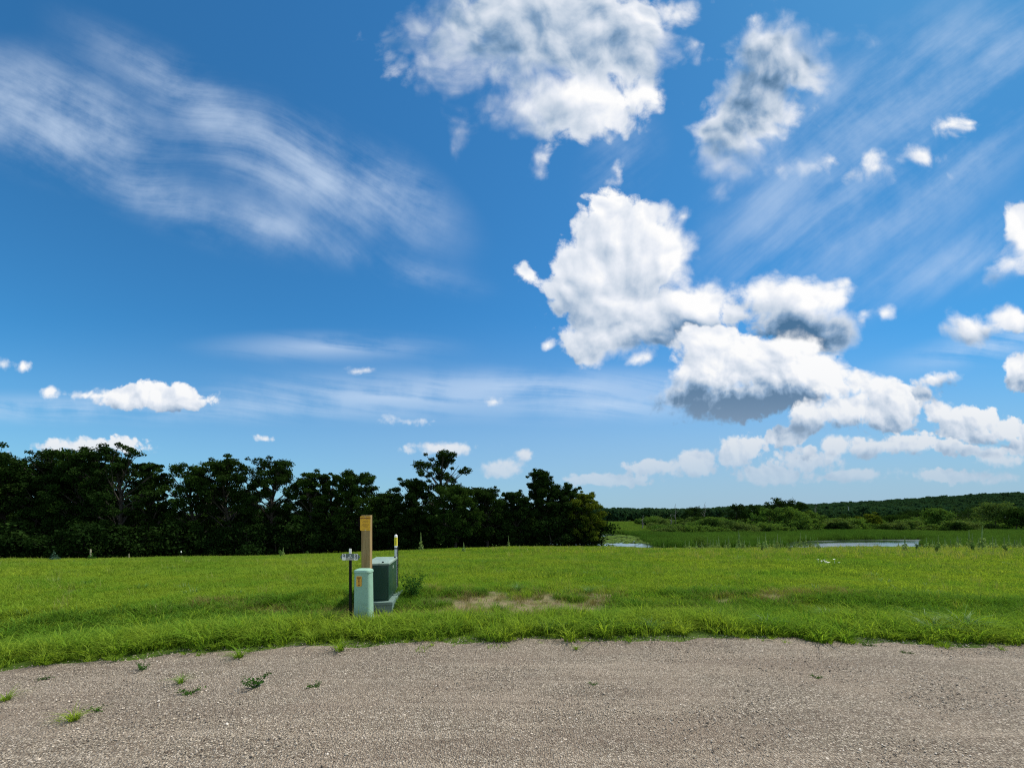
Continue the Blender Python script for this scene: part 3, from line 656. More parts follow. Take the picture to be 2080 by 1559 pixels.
# second row, mostly hidden: copies
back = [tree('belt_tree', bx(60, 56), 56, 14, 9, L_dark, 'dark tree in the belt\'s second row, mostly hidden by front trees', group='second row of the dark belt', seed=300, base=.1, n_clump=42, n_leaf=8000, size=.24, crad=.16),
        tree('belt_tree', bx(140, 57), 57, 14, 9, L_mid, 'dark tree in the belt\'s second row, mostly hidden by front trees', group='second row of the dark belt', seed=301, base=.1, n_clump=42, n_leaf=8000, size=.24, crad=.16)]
k = 0
for px, yt, Y in [(-170, 940, 54), (-110, 960, 56), (-20, 940, 56), (215, 935, 57), (285, 1005, 58), (340, 1035, 60), (420, 1000, 61), (500, 990, 62), (590, 1035, 63), (650, 1008, 63), (705, 1005, 64), (775, 1045, 64), (830, 1015, 66), (880, 1010, 67), (955, 1030, 67), (1010, 1015, 68), (1070, 1015, 69), (1125, 1018, 69), (1165, 1030, 68)]:
    x = bx(px, Y); h = 1.6+(1045-yt)/800*Y-tz(x, Y); k += 1
    dup(back[k % 2], x, Y, rng.uniform(0, 6.28), h/14*.8, sz=h/14)
for b_, yt in zip(back, (940, 945)):
    h = 1.6+(1045-yt)/800*b_.location.y-b_.location.z; b_.scale = (.85, .85, h/14)
# underbrush along the foot of the belt
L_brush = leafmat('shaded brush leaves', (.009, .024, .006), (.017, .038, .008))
GU = 'brush along the foot of the belt'
LU = 'dark shrub in the brush along the foot of the tree belt'
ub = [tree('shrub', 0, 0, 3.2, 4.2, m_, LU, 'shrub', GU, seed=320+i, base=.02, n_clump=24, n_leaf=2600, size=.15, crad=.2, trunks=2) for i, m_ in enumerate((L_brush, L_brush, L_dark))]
k = 0
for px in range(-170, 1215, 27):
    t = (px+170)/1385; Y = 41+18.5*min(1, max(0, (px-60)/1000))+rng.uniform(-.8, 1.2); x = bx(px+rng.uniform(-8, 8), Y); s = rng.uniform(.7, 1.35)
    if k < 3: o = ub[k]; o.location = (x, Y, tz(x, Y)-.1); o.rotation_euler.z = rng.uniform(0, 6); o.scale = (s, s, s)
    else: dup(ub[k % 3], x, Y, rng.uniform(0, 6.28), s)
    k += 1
# a third, deeper line of brush closes the gaps between the trunks
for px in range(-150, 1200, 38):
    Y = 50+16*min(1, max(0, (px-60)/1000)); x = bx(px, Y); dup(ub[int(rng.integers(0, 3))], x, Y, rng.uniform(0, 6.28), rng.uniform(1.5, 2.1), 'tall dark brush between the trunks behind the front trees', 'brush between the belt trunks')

# ------------------------------------------------------------------ marsh: ponds, reeds, thickets
def poly_sheet(name, pts, z, mat, **k):
    me = bpy.data.meshes.new(name); me.from_pydata([(x, y, z) for x, y in pts], [], [list(range(len(pts)))]); me.materials.append(mat); me.update()
    return tag(obj(name, me), **k)
def mat_water(N):
    p = N.mapping(wpos(N), (0, 0, 0), (0, 0, 0), (3.5, 1, 1)); n = N.noise(p, 1.2, 4, .6, 0, '3D'); n2 = N.noise(p, .12, 4, .6, .5, '3D')
    return princ(N, (.03, .04, .035), N.rng(n2, .4, .6, .03, .22), 0, 1.0, bumpn(N, n, .35, .02))
M_wat = material('pond water', mat_water)
PR = [(64, 84), (97, 84), (100, 95), (109, 104), (124, 116), (140, 121), (136, 124), (96, 122), (79, 112), (67, 99)]
PL = [(6, 78), (34, 78), (35, 92), (37, 103), (40, 120), (46, 140), (44, 152), (36, 158), (18, 160), (8, 130)]
def smooth_poly(P, n=3):
    for _ in range(n):
        Q = []
        for i in range(len(P)):
            a, b = P[i], P[(i+1) % len(P)]
            Q += [(a[0]*.75+b[0]*.25, a[1]*.75+b[1]*.25), (a[0]*.25+b[0]*.75, a[1]*.25+b[1]*.75)]
        P = Q
    return P
poly_sheet('pond', smooth_poly(PR), MARSH+.12, M_wat, kind='structure')
poly_sheet('pond', smooth_poly(PL), MARSH+.12, M_wat, kind='structure')
def inside(x, y, P):
    c = np.zeros(len(x), bool); n = len(P)
    for i in range(n):
        (x1, y1), (x2, y2) = P[i], P[(i+1) % n]
        if y1 == y2: continue
        h = ((y1 > y) != (y2 > y)) & (x < (x2-x1)*(y-y1)/(y2-y1)+x1); c ^= h
    return c
M_reed = leaf('reed leaves', (.065, .155, .022), (.105, .21, .032), .35, .02, (.06, .11, .02), .5)
M_sedge = leaf('sedge', (.11, .20, .028), (.15, .235, .036), .4, .02, (.14, .21, .04), .3)
reed = [blades(150, 1.5, 1.5, 2.3, .07, .22, M_reed, 400+i, 2) for i in range(4)]
n = 15000; y = rng.uniform(78, 225, n); x = y*rng.uniform(.12, 1.5, n)
k = ~inside(x, y, smooth_poly(PR, 1)) & ~inside(x, y, smooth_poly(PL, 1)) & (x > 12)
k &= ~((y < 93+.06*(x-20)) & (x < 100)) & (y > 84)
k &= (y < 150+.12*x+6*np.sin(x/17.)) & ~((x < 55) & (y > 185-x*.2))
x, y = x[k], y[k]
put('reeds', x, y, rng.uniform(.85, 1.1, len(x))*(1+.18*nz(x, y, .06)), reed, label='dense dark green reed bed around the ponds', cat='reeds')
sedge = [blades(120, 3.2, .5, 1.0, .16, .3, M_sedge, 410+i, 2) for i in range(3)]
n = 5000; y = rng.uniform(165, 430, n); x = y*rng.uniform(.02, .60, n)
k = (y > 150+.12*x) ; x, y = x[k], y[k]
put('sedge_meadow', x, y, rng.uniform(.7, 1.2, len(x)), sedge, label='pale green sedge field stretching to the far woods', cat='sedge')
# lily pads over the far part of the left pond
pad = [mesh('lily_pad', [(math.cos(a)*r_, math.sin(a)*r_, .01) for a, r_ in zip(np.linspace(.2, 6.0, 12), [1]*12)]+[(0, 0, 0)], np.array([[i, i+1, 12] for i in range(11)]), leafmat('lily pad', (.07, .13, .025), (.11, .17, .04), .1))]
n = 5200; x = rng.uniform(5, 48, n); y = 95+63*rng.random(n)**.8; k = inside(x, y, smooth_poly(PL, 2)) & ((y > 106) | (rng.random(n) < .06)) & ((y < 138) | (nz(x, y, .11, 2) > -.1) ); x, y = x[k], y[k]; n = len(x)
scatter('lily_pads', np.stack([x, y, np.full(n, MARSH+.14)+rng.uniform(0, .02, n)], -1), np.stack([rng.normal(0, .05, n), rng.normal(0, .05, n), rng.random(n)*6.28], -1), rng.uniform(.4, .85, n), np.zeros(n), pad, kind='stuff', label='floating green lily pads covering the far half of the left pond', cat='lily pads')

# willow thicket and scattered taller trees beyond the reeds
def one_mesh_shrub(H, W_, mat, seed, **k):
    mb, V, F = tree_parts(H, W_, seed=seed, **k); n0 = len(mb.V)
    q = np.array(mb.F[4]); caps = [f for f in mb.ng]
    return mesh('willow_shrub', np.concatenate([np.array([tuple(v) for v in mb.V]), V]), [q, F+n0], [M_bark, mat], idx=np.r_[np.zeros(len(q)), np.ones(len(F))])
GS = 'willow shrubs in the thicket beyond the reeds'; LS = 'rounded green willow shrub in the thicket beyond the marsh reeds'
sm = [one_mesh_shrub(4, 7, m_, 500+i, base=.02, n_clump=30, n_leaf=2400, size=.30, crad=.17, trunks=3) for i, m_ in enumerate((L_wil, L_wil2, L_wil, L_mid, L_wil2))]
cnt = 0
while cnt < 292:
    y = 150+190*random.random()**1.35; x = y*random.uniform(.30, 1.42)
    lo = 150+.12*x+6*math.sin(x/17.)-6
    if y < lo or (x < 60+.25*(y-150) and y < 400 and x < .33*y+6): continue
    s = random.uniform(.6, 1.25)*(1+.35*(y-160)/190); o = obj('willow_shrub', sm[cnt % 5], None, (x, y, tz(x, y)-.1), random.uniform(0, 6.28)); o.scale = (s*1.1, s*1.1, s*random.uniform(.7, 1.15))
    tag(o, LS, 'shrub', GS); cnt += 1
TM = [('L_mid', 1545, 1026, 44, 195, 'dark tree left of the tall cluster in the thicket'), ('L_dark', 1588, 1012, 46, 190, 'tallest round dark tree above the willow thicket'), ('L_mid', 1624, 1019, 34, 196, 'second dark tree of the tall cluster, with a notch of sky beside it'),
      ('L_wil', 1565, 1034, 50, 178, 'mid green broad tree at the foot of the tall cluster'), ('L_wil', 1605, 1036, 56, 175, 'mid green bushy tree in front of the tall dark cluster'), ('L_dark', 1495, 1024, 40, 235, 'dark rounded tree standing against the far woods'),
      ('L_wil', 1645, 1040, 44, 185, 'mid green tree right of the tall cluster'), ('L_yel', 1768, 1044, 34, 210, 'bright yellow green tree right of the light pole'), ('L_wil', 1905, 1034, 34, 185, 'vase shaped green tree flaring wide at the top'),
      ('L_wil2', 2022, 1022, 48, 190, 'spreading green tree on a bare trunk near the right edge'), ('L_mid', 2064, 1036, 46, 178, 'dark green tree at the right edge beside the spreading tree'), ('L_dark', 1968, 1036, 80, 260, 'wide dark oak mass behind the right end of the thicket'),
      ('L_dark', 1700, 1062, 30, 172, 'dark rounded bush standing taller in the middle of the thicket'), ('L_mid', 1820, 1046, 44, 240, 'dark green tree behind the middle of the thicket'), ('L_wil', 1440, 1052, 40, 215, 'green tree at the left of the thicket by the snags'),
      ('L_mid', 1725, 1050, 40, 250, 'green tree just in front of the far light pole'), ('L_dark', 1860, 1038, 50, 300, 'dark tree below the wooded hill'), ('L_dark', 1410, 1030, 34, 330, 'dark tree before the far woods right of the tall snag')]
for i, (m_, px, yt, wp, Y, lab) in enumerate(TM):
    x = bx(px, Y); h = 1.6+(1045-yt)/800*Y-tz(x, Y)
    k = dict(base=.14, n_clump=50, n_leaf=4800, size=.38, crad=.13)
    if 'flaring' in lab: k.update(base=.45, crad=.2)
    if 'spreading' in lab: k.update(base=.42, crad=.17)
    tree('marsh_tree', x, Y, h, wp/800*Y*1.15, globals()[m_], lab, group='taller trees among the thicket', seed=600+i, **k)
# pointed conifers far off
def conifer(name, x, y, H, W_, mat, seed, label, group=None, n=900, size=.3):
    r = np.random.default_rng(seed); C = []; Rd = []
    for t in np.linspace(.08, .98, 14):
        for _ in range(max(2, int(7*(1-t)))):
            a = r.random()*6.28; q = W_*.5*(1-t)*r.uniform(.5, 1); C.append((math.cos(a)*q, math.sin(a)*q, H*t)); Rd.append(W_*.17*(1.1-t)+.02*W_)
    V, F = leaves(C, Rd, n, size, r, .5); mb = MB(); mb.tube([(0, 0, 0), (0, 0, H*.97)], [H*.02, H*.004], 6)
    root = empty(name, (x, y, tz(x, y)-.03), label=label, cat='tree', group=group); mb.build('trunk', M_bark, root); obj('crown', mesh('crown', V, F, mat), root); return root
conifer('spruce_tree', bx(1773, 420), 420, 13, 8, L_dark, 1, 'dark pointed spruce rising right of the far light pole', size=.6)
conifer('spruce_tree', bx(1851, 560), 560, 17, 10, L_dark, 2, 'dark pointed spruce below the wooded hill', size=.7)
conifer('spruce_tree', bx(1736, 430), 430, 9, 6, L_dark, 3, 'small dark spruce between the light pole and the taller spruce', size=.6)
def snag(px, yt, Y, lab, seed):
    x = bx(px, Y); z = tz(x, Y); H = 1.6+(1045-yt)/800*Y-z; r = np.random.default_rng(seed); mb = MB(); tw = MB()
    pts = [Vector((.25*math.sin(t*4+seed)+t*r.normal(0, .5), 0, H*t)) for t in np.linspace(0, 1, 8)]
    mb.tube(pts, [.34-.04*i for i in range(8)], 7)
    for i in range(13):
        t = .3+.65*i/13; f = t*7; j = int(f); s0 = pts[j].lerp(pts[min(7, j+1)], f-j); az = r.random()*6.28; l = H*.16*(1.2-t)*r.uniform(.6, 1.4)
        e = s0+Vector((math.cos(az)*l, math.sin(az)*l, l*r.uniform(.4, 1.1))); tw.tube([s0, s0.lerp(e, .5)+Vector((0, 0, -.1*l)), e], [.12, .08, .03], 5)
    root = empty('dead_tree', (x, Y, z-.1), label=lab, cat='dead tree', group='bare snags in the marsh'); mb.build('trunk', M_dead, root, smooth=True); tw.build('branches', M_dead, root, smooth=True)
snag(1372, 1022, 300, 'tall grey dead tree poking above the far woods, left snag', 1)
snag(1432, 1019, 320, 'thin grey dead tree poking above the far woods, right of the tall snag', 2)
snag(1365, 1042, 200, 'short pale dead tree with a curved trunk at the left end of the thicket', 3)
snag(1306, 1045, 210, 'thin bare leaning dead tree in the pale sedge field', 4)
snag(1528, 1026, 260, 'thin dead top left of the tall dark cluster', 5)
snag(1656, 1024, 300, 'thin bare dead tree right of the tall dark cluster', 6)
# far woods and the wooded hill
fm = []
for i in range(5):
    mb, V, F = tree_parts(13, 10, .12, 30, 700, .9, 700+i, .18); V0 = np.array([tuple(v) for v in mb.V]); q = np.array(mb.F[4])
    fm.append(mesh('wood_tree', np.concatenate([V0, V]), [q, F+len(V0)], [M_bark, L_far], idx=np.r_[np.zeros(len(q)), np.ones(len(F))]))
def far_put(name, x, y, s, **k):
    n = len(x); scatter(name, np.stack([x, y, terrain(x, y)-.3], -1), np.stack([0*x, 0*x, rng.random(n)*6.28], -1), s, rng.integers(0, 5, n), fm, kind='stuff', **k)
n = 700; y = rng.uniform(440, 540, n); x = y*rng.uniform(-.1, .75, n)
far_put('far_woods', x, y, rng.uniform(.8, 1.15, n), label='far line of dark bluish woods behind the sedge field', cat='woods')
n = 9000; y = rng.uniform(360, 1120, n); x = y*rng.uniform(.50, 1.55, n)+20; k = (y > 430) | (rng.random(n) < .5); x, y = x[k], y[k]
far_put('hill_woods', x, y, np.clip(rng.lognormal(-.15, .22, len(x)), .5, 1.35), label='unbroken woods covering the low hill on the right horizon', cat='woods')
n = 2500; y = rng.uniform(900, 1250, n); x = y*rng.uniform(-.2, 1.5, n)
far_put('ridge_woods', x, y, rng.uniform(.8, 1.2, n), label='distant woods along the ridge on the horizon', cat='woods')
# brush covering the crest's far foot on the right

# ------------------------------------------------------------------ utility cluster by the road
M_sage = simple('pale sage green plastic', (.23, .385, .29), .42, 0, .06, 4, (.17, .27, .19), .45)
M_tgrn = simple('dark green painted steel', (.012, .042, .027), .38, 0, .08, 3, (.02, .04, .03), .3)
M_tgr2 = simple('weathered sunlit green lid paint', (.20, .27, .22), .5, 0, .10, 4, (.14, .18, .15), .4)  # much lighter than the cabinet: sun on the top is painted into the colour
M_pad = simple('grey green fibreglass', (.13, .20, .175), .75, 0, .15, 6, (.09, .10, .08), .25)
M_org = simple('orange yellow label', (.62, .33, .04), .5, 0, .08, 10)
M_ylw = simple('faded yellow plaque', (.66, .36, .015), .5, 0, .14, 14, (.50, .24, .012))
M_red = simple('dark red brown print', (.14, .035, .010), .6, 0, .2, 20)
M_prt = simple('faded brown print', (.26, .13, .012), .6, 0, .2, 20)
M_blk = simple('black print', (.012, .012, .012), .6)
M_bst = simple('black painted steel', (.006, .007, .006), .6, 0, .2, 5, None, .15)
M_wht = simple('white plastic', (.80, .80, .76), .45, 0, .05, 5, (.6, .6, .55))
M_gry = simple('weathered light grey tube', (.50, .52, .50), .5, 0, .1, 5, (.36, .37, .34))
M_sgn = simple('dark grey green sign face', (.115, .15, .135), .45, 0, .12, 9)
M_tan = simple('pale tan sign band', (.36, .35, .30), .5, 0, .1, 9)
M_ylo = simple('bright yellow sticker', (.78, .66, .03), .5, 0, .06, 9)
def mat_wood(N):
    p = opos(N); q = N.mapping(p, (0, 0, 0), (0, 0, 0), (.02, .02, .5)); g = N.noise(q, 1.2, 7, .65, .8, '3D'); f = N.noise(N.mapping(p, (0, 0, 0), (0, 0, 0), (.006, .006, .35)), 1, 4, .6, 0, '3D')
    c = N.mix(N.rng(g, .3, .7), (.20, .135, .055), (.33, .245, .115)); c = N.mix(N.rng(f, .5, .75, 0, .8), c, (.12, .07, .025))
    return princ(N, c, .85, 0, .2, bumpn(N, N.m('ADD', g, f), .5, .004))
M_wood = material('weathered timber', mat_wood)
def text(name, s, size, mat, parent, loc, rot=(R(90), 0, 0), ext=.0006, sx_=1, bold=0):
    cu = bpy.data.curves.new(name, 'FONT'); cu.body = s; cu.size = size; cu.align_x = 'CENTER'; cu.align_y = 'CENTER'; cu.extrude = ext; cu.offset = bold
    tmp = bpy.data.objects.new(name, cu); me = bpy.data.meshes.new_from_object(tmp); bpy.data.objects.remove(tmp)
    me.materials.clear(); me.materials.append(mat); o = obj(name, me, parent, loc); o.rotation_euler = rot; o.scale = (sx_, 1, 1); return o
def roundrect(w, d, r, n=5, cx=0, cy=0):
    P_ = []
    for qx, qy, a0 in ((1, 1, 0), (-1, 1, 90), (-1, -1, 180), (1, -1, 270)):
        for i in range(n+1):
            a = R(a0+90*i/n); P_.append((cx+qx*(w/2-r)+r*math.cos(a), cy+qy*(d/2-r)+r*math.sin(a)))
    return P_
def plate(pts, y0, y1):
    """flat plate from an outline in (x, z), thickness y0..y1"""
    mb = MB(); mb.loft([[(x, y1, z) for x, z in pts], [(x, y0, z) for x, z in pts]]); return mb

# telephone pedestal
px_, py_ = -2.318, 6.16; z0 = tz(px_, py_)-.04
ped = empty('utility_pedestal', (px_, py_, z0), R(-3), label='pale sage green utility pedestal with an orange sticker, in front of the wooden post', cat='pedestal')
def ring(w, d, r, z, dz=0): return [(x, y, z+dz*(1-(2*y/d)**2)) for x, y in roundrect(w, d, r, 6)]
ped.scale = (.94, .94, 1)
mb = MB(); mb.loft([ring(.285, .235, .06, 0), ring(.283, .234, .06, .135), ring(.275, .228, .06, .140)]); mb.build('base', M_sage, ped, smooth=True)
mb = MB(); mb.loft([ring(.268, .222, .062, .139), ring(.279, .230, .062, .146), ring(.276, .228, .062, .30), ring(.262, .216, .060, .835)], cap=False); mb.build('body', M_sage, ped, smooth=True)
mb = MB(); mb.loft([ring(.262, .216, .060, .832), ring(.276, .230, .062, .838), ring(.278, .232, .064, .862), ring(.262, .216, .06, .880), ring(.20, .16, .05, .893), ring(.08, .06, .02, .898)]); mb.build('cap', M_sage, ped, smooth=True)
mb = MB(); mb.box((-.01, -.120, .158), (.075, .012, .012), .004); mb.build('latch', M_blk, ped)
st = plate([(x-.03, z+.715) for x, z in roundrect(.088, .155, .014, 4)], -.1190, -.1060).build('warning_sticker', M_org, ped)
mb = MB()
mb.box((-.03, -.1195, .770), (.062, .0012, .017))
for k, (w_, z_) in enumerate([(.040, .748), (.030, .737), (.026, .690), (.022, .668), (.038, .659), (.034, .650)]): mb.box((-.03, -.1195, z_), (w_, .0012, .006))
mb.loft([[(-.03+.013*math.cos(a), -.1190, .712+.011*math.sin(a)) for a in np.linspace(0, 6.28, 13)[:-1]], [(-.03+.013*math.cos(a), -.1200, .712+.011*math.sin(a)) for a in np.linspace(0, 6.28, 13)[:-1]]])
o = mb.build('sticker_print', M_red, st)

# wooden post with its plaque
wx, wy = -2.385, 6.47; z0 = tz(wx, wy)-.05; H = 1.595-z0
post = empty('wooden_post', (wx, wy, z0), R(4), label='tall square weathered timber post with a yellow warning plaque, behind the pedestal', cat='post')
mb = MB(); mb.box((0, 0, H/2), (.136, .136, H), .004); mb.build('post', M_wood, post)
sg = plate([(x-.004, z+H-.135) for x, z in roundrect(.162, .235, .014, 4)], -.0715, -.0685).build('warning_plaque', M_ylw, post)
text('warning_heading', 'WARNING', .036, M_red, sg, (-.004, -.0722, H-.050), bold=.0012)
mb = MB()
r_ = random.Random(4)
for z_, w_ in ((.098, .075), (.118, .10), (.142, .085), (.160, .095), (.176, .07), (.195, .06), (.222, .10)):
    x0 = -.004-w_/2
    while x0 < w_/2-.006:
        l = r_.uniform(.008, .020); mb.box((x0+l/2, -.0720, H-z_), (l, .0008, .007)); x0 += l+.004
mb.build('plaque_print', M_prt, sg)
mb = MB()
for zz in (H-.028, H-.242): mb.loft([[(-.004+.006*math.cos(a), yy, zz+.006*math.sin(a)) for a in np.linspace(0, 6.28, 9)[:-1]] for yy in (-.0710, -.0740)])
mb.build('screws', M_gry, sg)

# lot number marker
mx, my = -2.505, 6.10; z0 = tz(mx, my)-.06; top = 1.6-(1114-1045)/800*my
mk = empty('lot_marker', (mx, my, z0), 0, label='slim black stake with a small arrow shaped sign reading 9 and 8', cat='sign')
h = 1.6-(1137-1045)/800*my-z0
mb = MB(); mb.box((0, 0, (h+.08)/2), (.036, .012, h+.08), .002); mb.box((-.015, .011, (h+.04)/2), (.006, .012, h+.04)); mb.box((.015, .011, (h+.04)/2), (.006, .012, h+.04)); mb.build('stake', M_bst, mk)
zc = h+.050
sp_ = plate([(-.152, 0), (-.118, .050), (.118, .050), (.160, 0), (.118, -.050), (-.118, -.050)], -.012, -.008); so = sp_.build('sign_plate', M_sgn, mk, (0, 0, zc))
bd = plate([(-.118, -.048), (-.118, -.018), (-.04, -.012), (.02, -.020), (.118, -.012), (.118, -.048)], -.0132, -.0121).build('hill_band', M_tan, so)
for s_, dgt in ((-1, '9'), (1, '8')):
    pn = plate([(x+s_*.092, z) for x, z in roundrect(.054, .098, .010, 3)], -.0150, -.0135).build('number_panel', M_wht, so)
    text('number', dgt, .112, M_blk, pn, (s_*.092, -.0156, .002), bold=.0012, sx_=.78)
mb = MB(); mb.loft([[(.004+.009*math.cos(a), yy, .022+.010*math.sin(a)) for a in np.linspace(0, 6.28, 9)[:-1]] for yy in (-.0134, -.0142)]); mb.box((-.012, -.0138, -.004), (.035, .0008, .006)); mb.box((.022, -.0138, -.002), (.018, .0008, .006)); mb.box((-.014, -.0138, -.012), (.022, .0008, .004))
mb.build('emblem', M_wht, so)
mb = MB(); mb.box((0, -.002, zc+.088), (.034, .016, .078), .004); mb.build('white_tip', M_wht, mk)

# pad mounted transformer
tx, ty = -2.215, 6.95; z0 = tz(tx, ty); rz = R(8)
tr_ = empty('transformer_box', (tx-.205, ty+.1, z0-.06), rz, label='dark green steel transformer box with a sunlit pale lid on a grey green base', cat='transformer')
W_, D_ = .41, .95; zb = .06-z0+.06; zt = .705-z0+.06
mb = MB(); o_ = [(-W_/2-.04, -.10), (W_/2+.075, -.10), (W_/2+.10, D_+.10), (-W_/2-.04, D_+.10)]
zb = zb-.0
mb.loft([[(x*1.03, y, 0) for x, y in o_], [(x, y, zb-.05) for x, y in o_]])
mb.loft([[(x*1.04, y-.015 if y < 0 else y+.015, zb-.055) for x, y in o_], [(x*1.04, y-.015 if y < 0 else y+.015, zb-.004) for x, y in o_]])
mb.build('pad', M_pad, tr_)
mb = MB(); mb.box((0, D_/2, (zb+zt)/2), (W_, D_, zt-zb), .010); body = mb.build('cabinet', M_tgrn, tr_, smooth=True)
mb = MB(); mb.box((0, -.006, (zb+zt)/2-.01), (W_-.05, .014, zt-zb-.07), .005); dr = mb.build('door', M_tgrn, tr_)
mb = MB()
mb.loft([[(-W_/2-.016, -.018, zt-.004), (W_/2+.016, -.018, zt-.004), (W_/2+.016, D_+.014, zt-.004), (-W_/2-.016, D_+.014, zt-.004)],
         [(-W_/2-.016, -.018, zt+.022), (W_/2+.016, -.018, zt+.022), (W_/2+.016, D_+.014, zt+.030), (-W_/2-.016, D_+.014, zt+.030)],
         [(-W_/2+.02, .02, zt+.036), (W_/2-.02, .02, zt+.036), (W_/2-.02, D_-.02, zt+.046), (-W_/2+.02, D_-.02, zt+.046)]])
ld_ = mb.build('lid', M_tgr2, tr_)
mb = MB(); mb.tube([(.10, .03, zt+.034), (.10, .03, zt+.052)], .018, 8); mb.tube([(.20, D_*.8, zt+.04), (.20, D_*.8, zt+.062)], .016, 8); mb.build('lid_bolts', M_bst, ld_)
mb = MB(); mb.box((W_/2+.004, D_*.5, zt-.10), (.004, .12, .05)); mb.build('side_label', M_tgr2, body)

# cable marker post behind the box
cx, cy = -2.395, 8.13; z0 = tz(cx, cy)-.05
cm = empty('cable_marker', (cx, cy, z0), 0, label='white tubular cable marker with a yellow sticker and a black band, behind the transformer box', cat='marker post')
top = 1.6-(1085-1045)/800*cy-z0; zband = 1.6-(1113-1045)/800*cy-z0
mb = MB(); mb.tube([(0, 0, 0), (0, 0, zband-.012)], .029, 14); mb.build('lower_tube', M_gry, cm, smooth=True)
mb = MB(); mb.tube([(0, 0, zband+.012), (0, 0, top-.03), (0, 0, top-.012), (0, 0, top)], [.031, .031, .027, .012], 14); ut = mb.build('upper_tube', M_wht, cm, smooth=True)
mb = MB(); mb.tube([(0, 0, zband-.013), (0, 0, zband+.013)], .0325, 14); mb.build('band', M_bst, cm, smooth=True)
a_ = np.linspace(R(-175), R(-5), 12); zA, zB = zband+.055, top-.055; mb = MB()
mb.add([(.0322*math.cos(a), .0322*math.sin(a), z) for z in (zA, zB) for a in a_], [[i, i+1, i+13, i+12] for i in range(11)]); yl = mb.build('yellow_sticker', M_ylo, ut)
mb = MB()
for i, z_ in enumerate(np.linspace(zA+.02, zB-.02, 9)): mb.box((.002, -.0328, z_), (.018+.010*(i % 3), .0008, .006))
mb.build('sticker_print', M_blk, yl)
mb = MB(); mb.box((.040, .002, .51), (.014, .020, 1.02), .002); mb.build('steel_stake', M_bst, cm)

# ------------------------------------------------------------------ single plants
def tuft(name, x, y, s, mesh_, label, group=None, cat='grass tuft', z=None, rz=None):
    o = obj(name, mesh_, None, (x, y, (tz(x, y) if z is None else z)-.005), rng.uniform(0, 6.28) if rz is None else rz); o.scale = (s, s, s); return tag(o, label, cat, group)
T_a = blades(70, .05, .16, .34, .009, 1.3, G_near, 801, 4, 1); T_b = blades(90, .07, .25, .48, .012, 1.2, G_dark, 802, 4, 1); T_c = blades(50, .12, .02, .09, .007, 1.1, G_near, 803, 3, 1)
def road_item(px, py): # seen at this bearing and dip on the road surface
    y = 1.58*800/(py-1045); return (px-1040)/800*y, y
def weed_mesh(n, H, W_, leafn, size, mat, seed, flat=.8, spread=.5, stemr=.004):
    r = np.random.default_rng(seed); mb = MB(); C = []; Rd = []
    for i in range(n):
        a = r.random()*6.28; l = H*r.uniform(.6, 1); e = Vector((math.cos(a)*W_*spread*r.uniform(.3, 1), math.sin(a)*W_*spread*r.uniform(.3, 1), l))
        mb.tube([(0, 0, 0), e*.5+Vector((0, 0, l*.08)), e], [stemr, stemr*.8, stemr*.4], 4)
        for t in (.35, .6, .8, 1): C.append(tuple(e*t)); Rd.append(W_*.16)
    V, F = leaves(C, Rd, leafn, size, r, flat, .1); V[:, 2] = np.maximum(V[:, 2], .004)
    V0 = np.array([tuple(v) for v in mb.V]); q = np.array(mb.F[4])
    return mesh('weed', np.concatenate([V0, V]), [q, F+len(V0)], [mat, mat])
L_weed = leafmat('broad weed leaves', (.045, .115, .02), (.07, .15, .025), .3, 2)
L_weedd = leafmat('dark weed leaves', (.035, .11, .020), (.06, .14, .026), .35, 2)
Wd1 = weed_mesh(9, .14, .26, 130, .016, L_weedd, 811); Wd2 = weed_mesh(18, .52, .52, 1500, .017, L_weedd, 812); Wd3 = weed_mesh(8, .05, .22, 90, .012, L_weed, 813)
for px, py, s, m_, lab in [(140, 1462, .62, T_c, 'spreading bright grass tuft on the gravel, nearest the bottom left corner'), (150, 1466, .55, T_a, 'upright blades in the middle of the bottom left grass tuft'), (517, 1395, .95, Wd1, 'dark leafy weed alone on the gravel left of the pedestal'),
                           (485, 1336, .75, T_a, 'bright grass tussock standing on the gravel just off the verge'), (290, 1360, .6, Wd1, 'small dark weed on the gravel near the left verge'), (385, 1406, .9, Wd3, 'low flat yellow green weed on the gravel'), (368, 1384, .45, T_a, 'thin wisp of grass on the gravel above the flat weed'),
                           (12, 1420, .5, T_a, 'small grass wisp on the gravel at the left edge of the picture'), (640, 1392, .7, Wd3, 'flat green weed on the gravel below the pedestal'), (195, 1444, .6, Wd3, 'small flat weed right of the bottom left grass tuft'), (90, 1378, .5, Wd3, 'faint flat weed on the gravel at the left by the verge'),
                           (690, 1320, .85, T_a, 'tall grass tussock at the gravel edge below the pedestal'), (1170, 1318, .35, T_a, 'single thin grass sprig on the gravel near the middle'), (1760, 1310, .7, Wd3, 'flat green weed on the gravel at the right verge'), (1840, 1326, .6, Wd3, 'small flat weed on the gravel towards the right edge'),
                           (860, 1318, .8, T_c, 'low grass creeping onto the gravel right of the pedestal'), (1010, 1316, 1.0, T_c, 'patch of low grass creeping onto the gravel in the middle'), (1205, 1390, .45, Wd3, 'faint weed in the middle of the road'), (1660, 1374, .5, Wd3, 'faint low weed on the right half of the road')]:
    x, y = road_item(px, py); tuft('weed' if m_ in (Wd1, Wd3) else 'grass_tuft', x, y, s, m_, lab, 'plants growing on the gravel', 'weed' if m_ in (Wd1, Wd3) else 'grass tuft', z=float(road_z(x, y)))
x, y = -1.95, 7.75; tuft('leafy_weed', x, y, .95, Wd2, 'dark leafy weed clump growing beside the transformer base', None, 'weed')
GT = 'coarse tussocks along the verge'
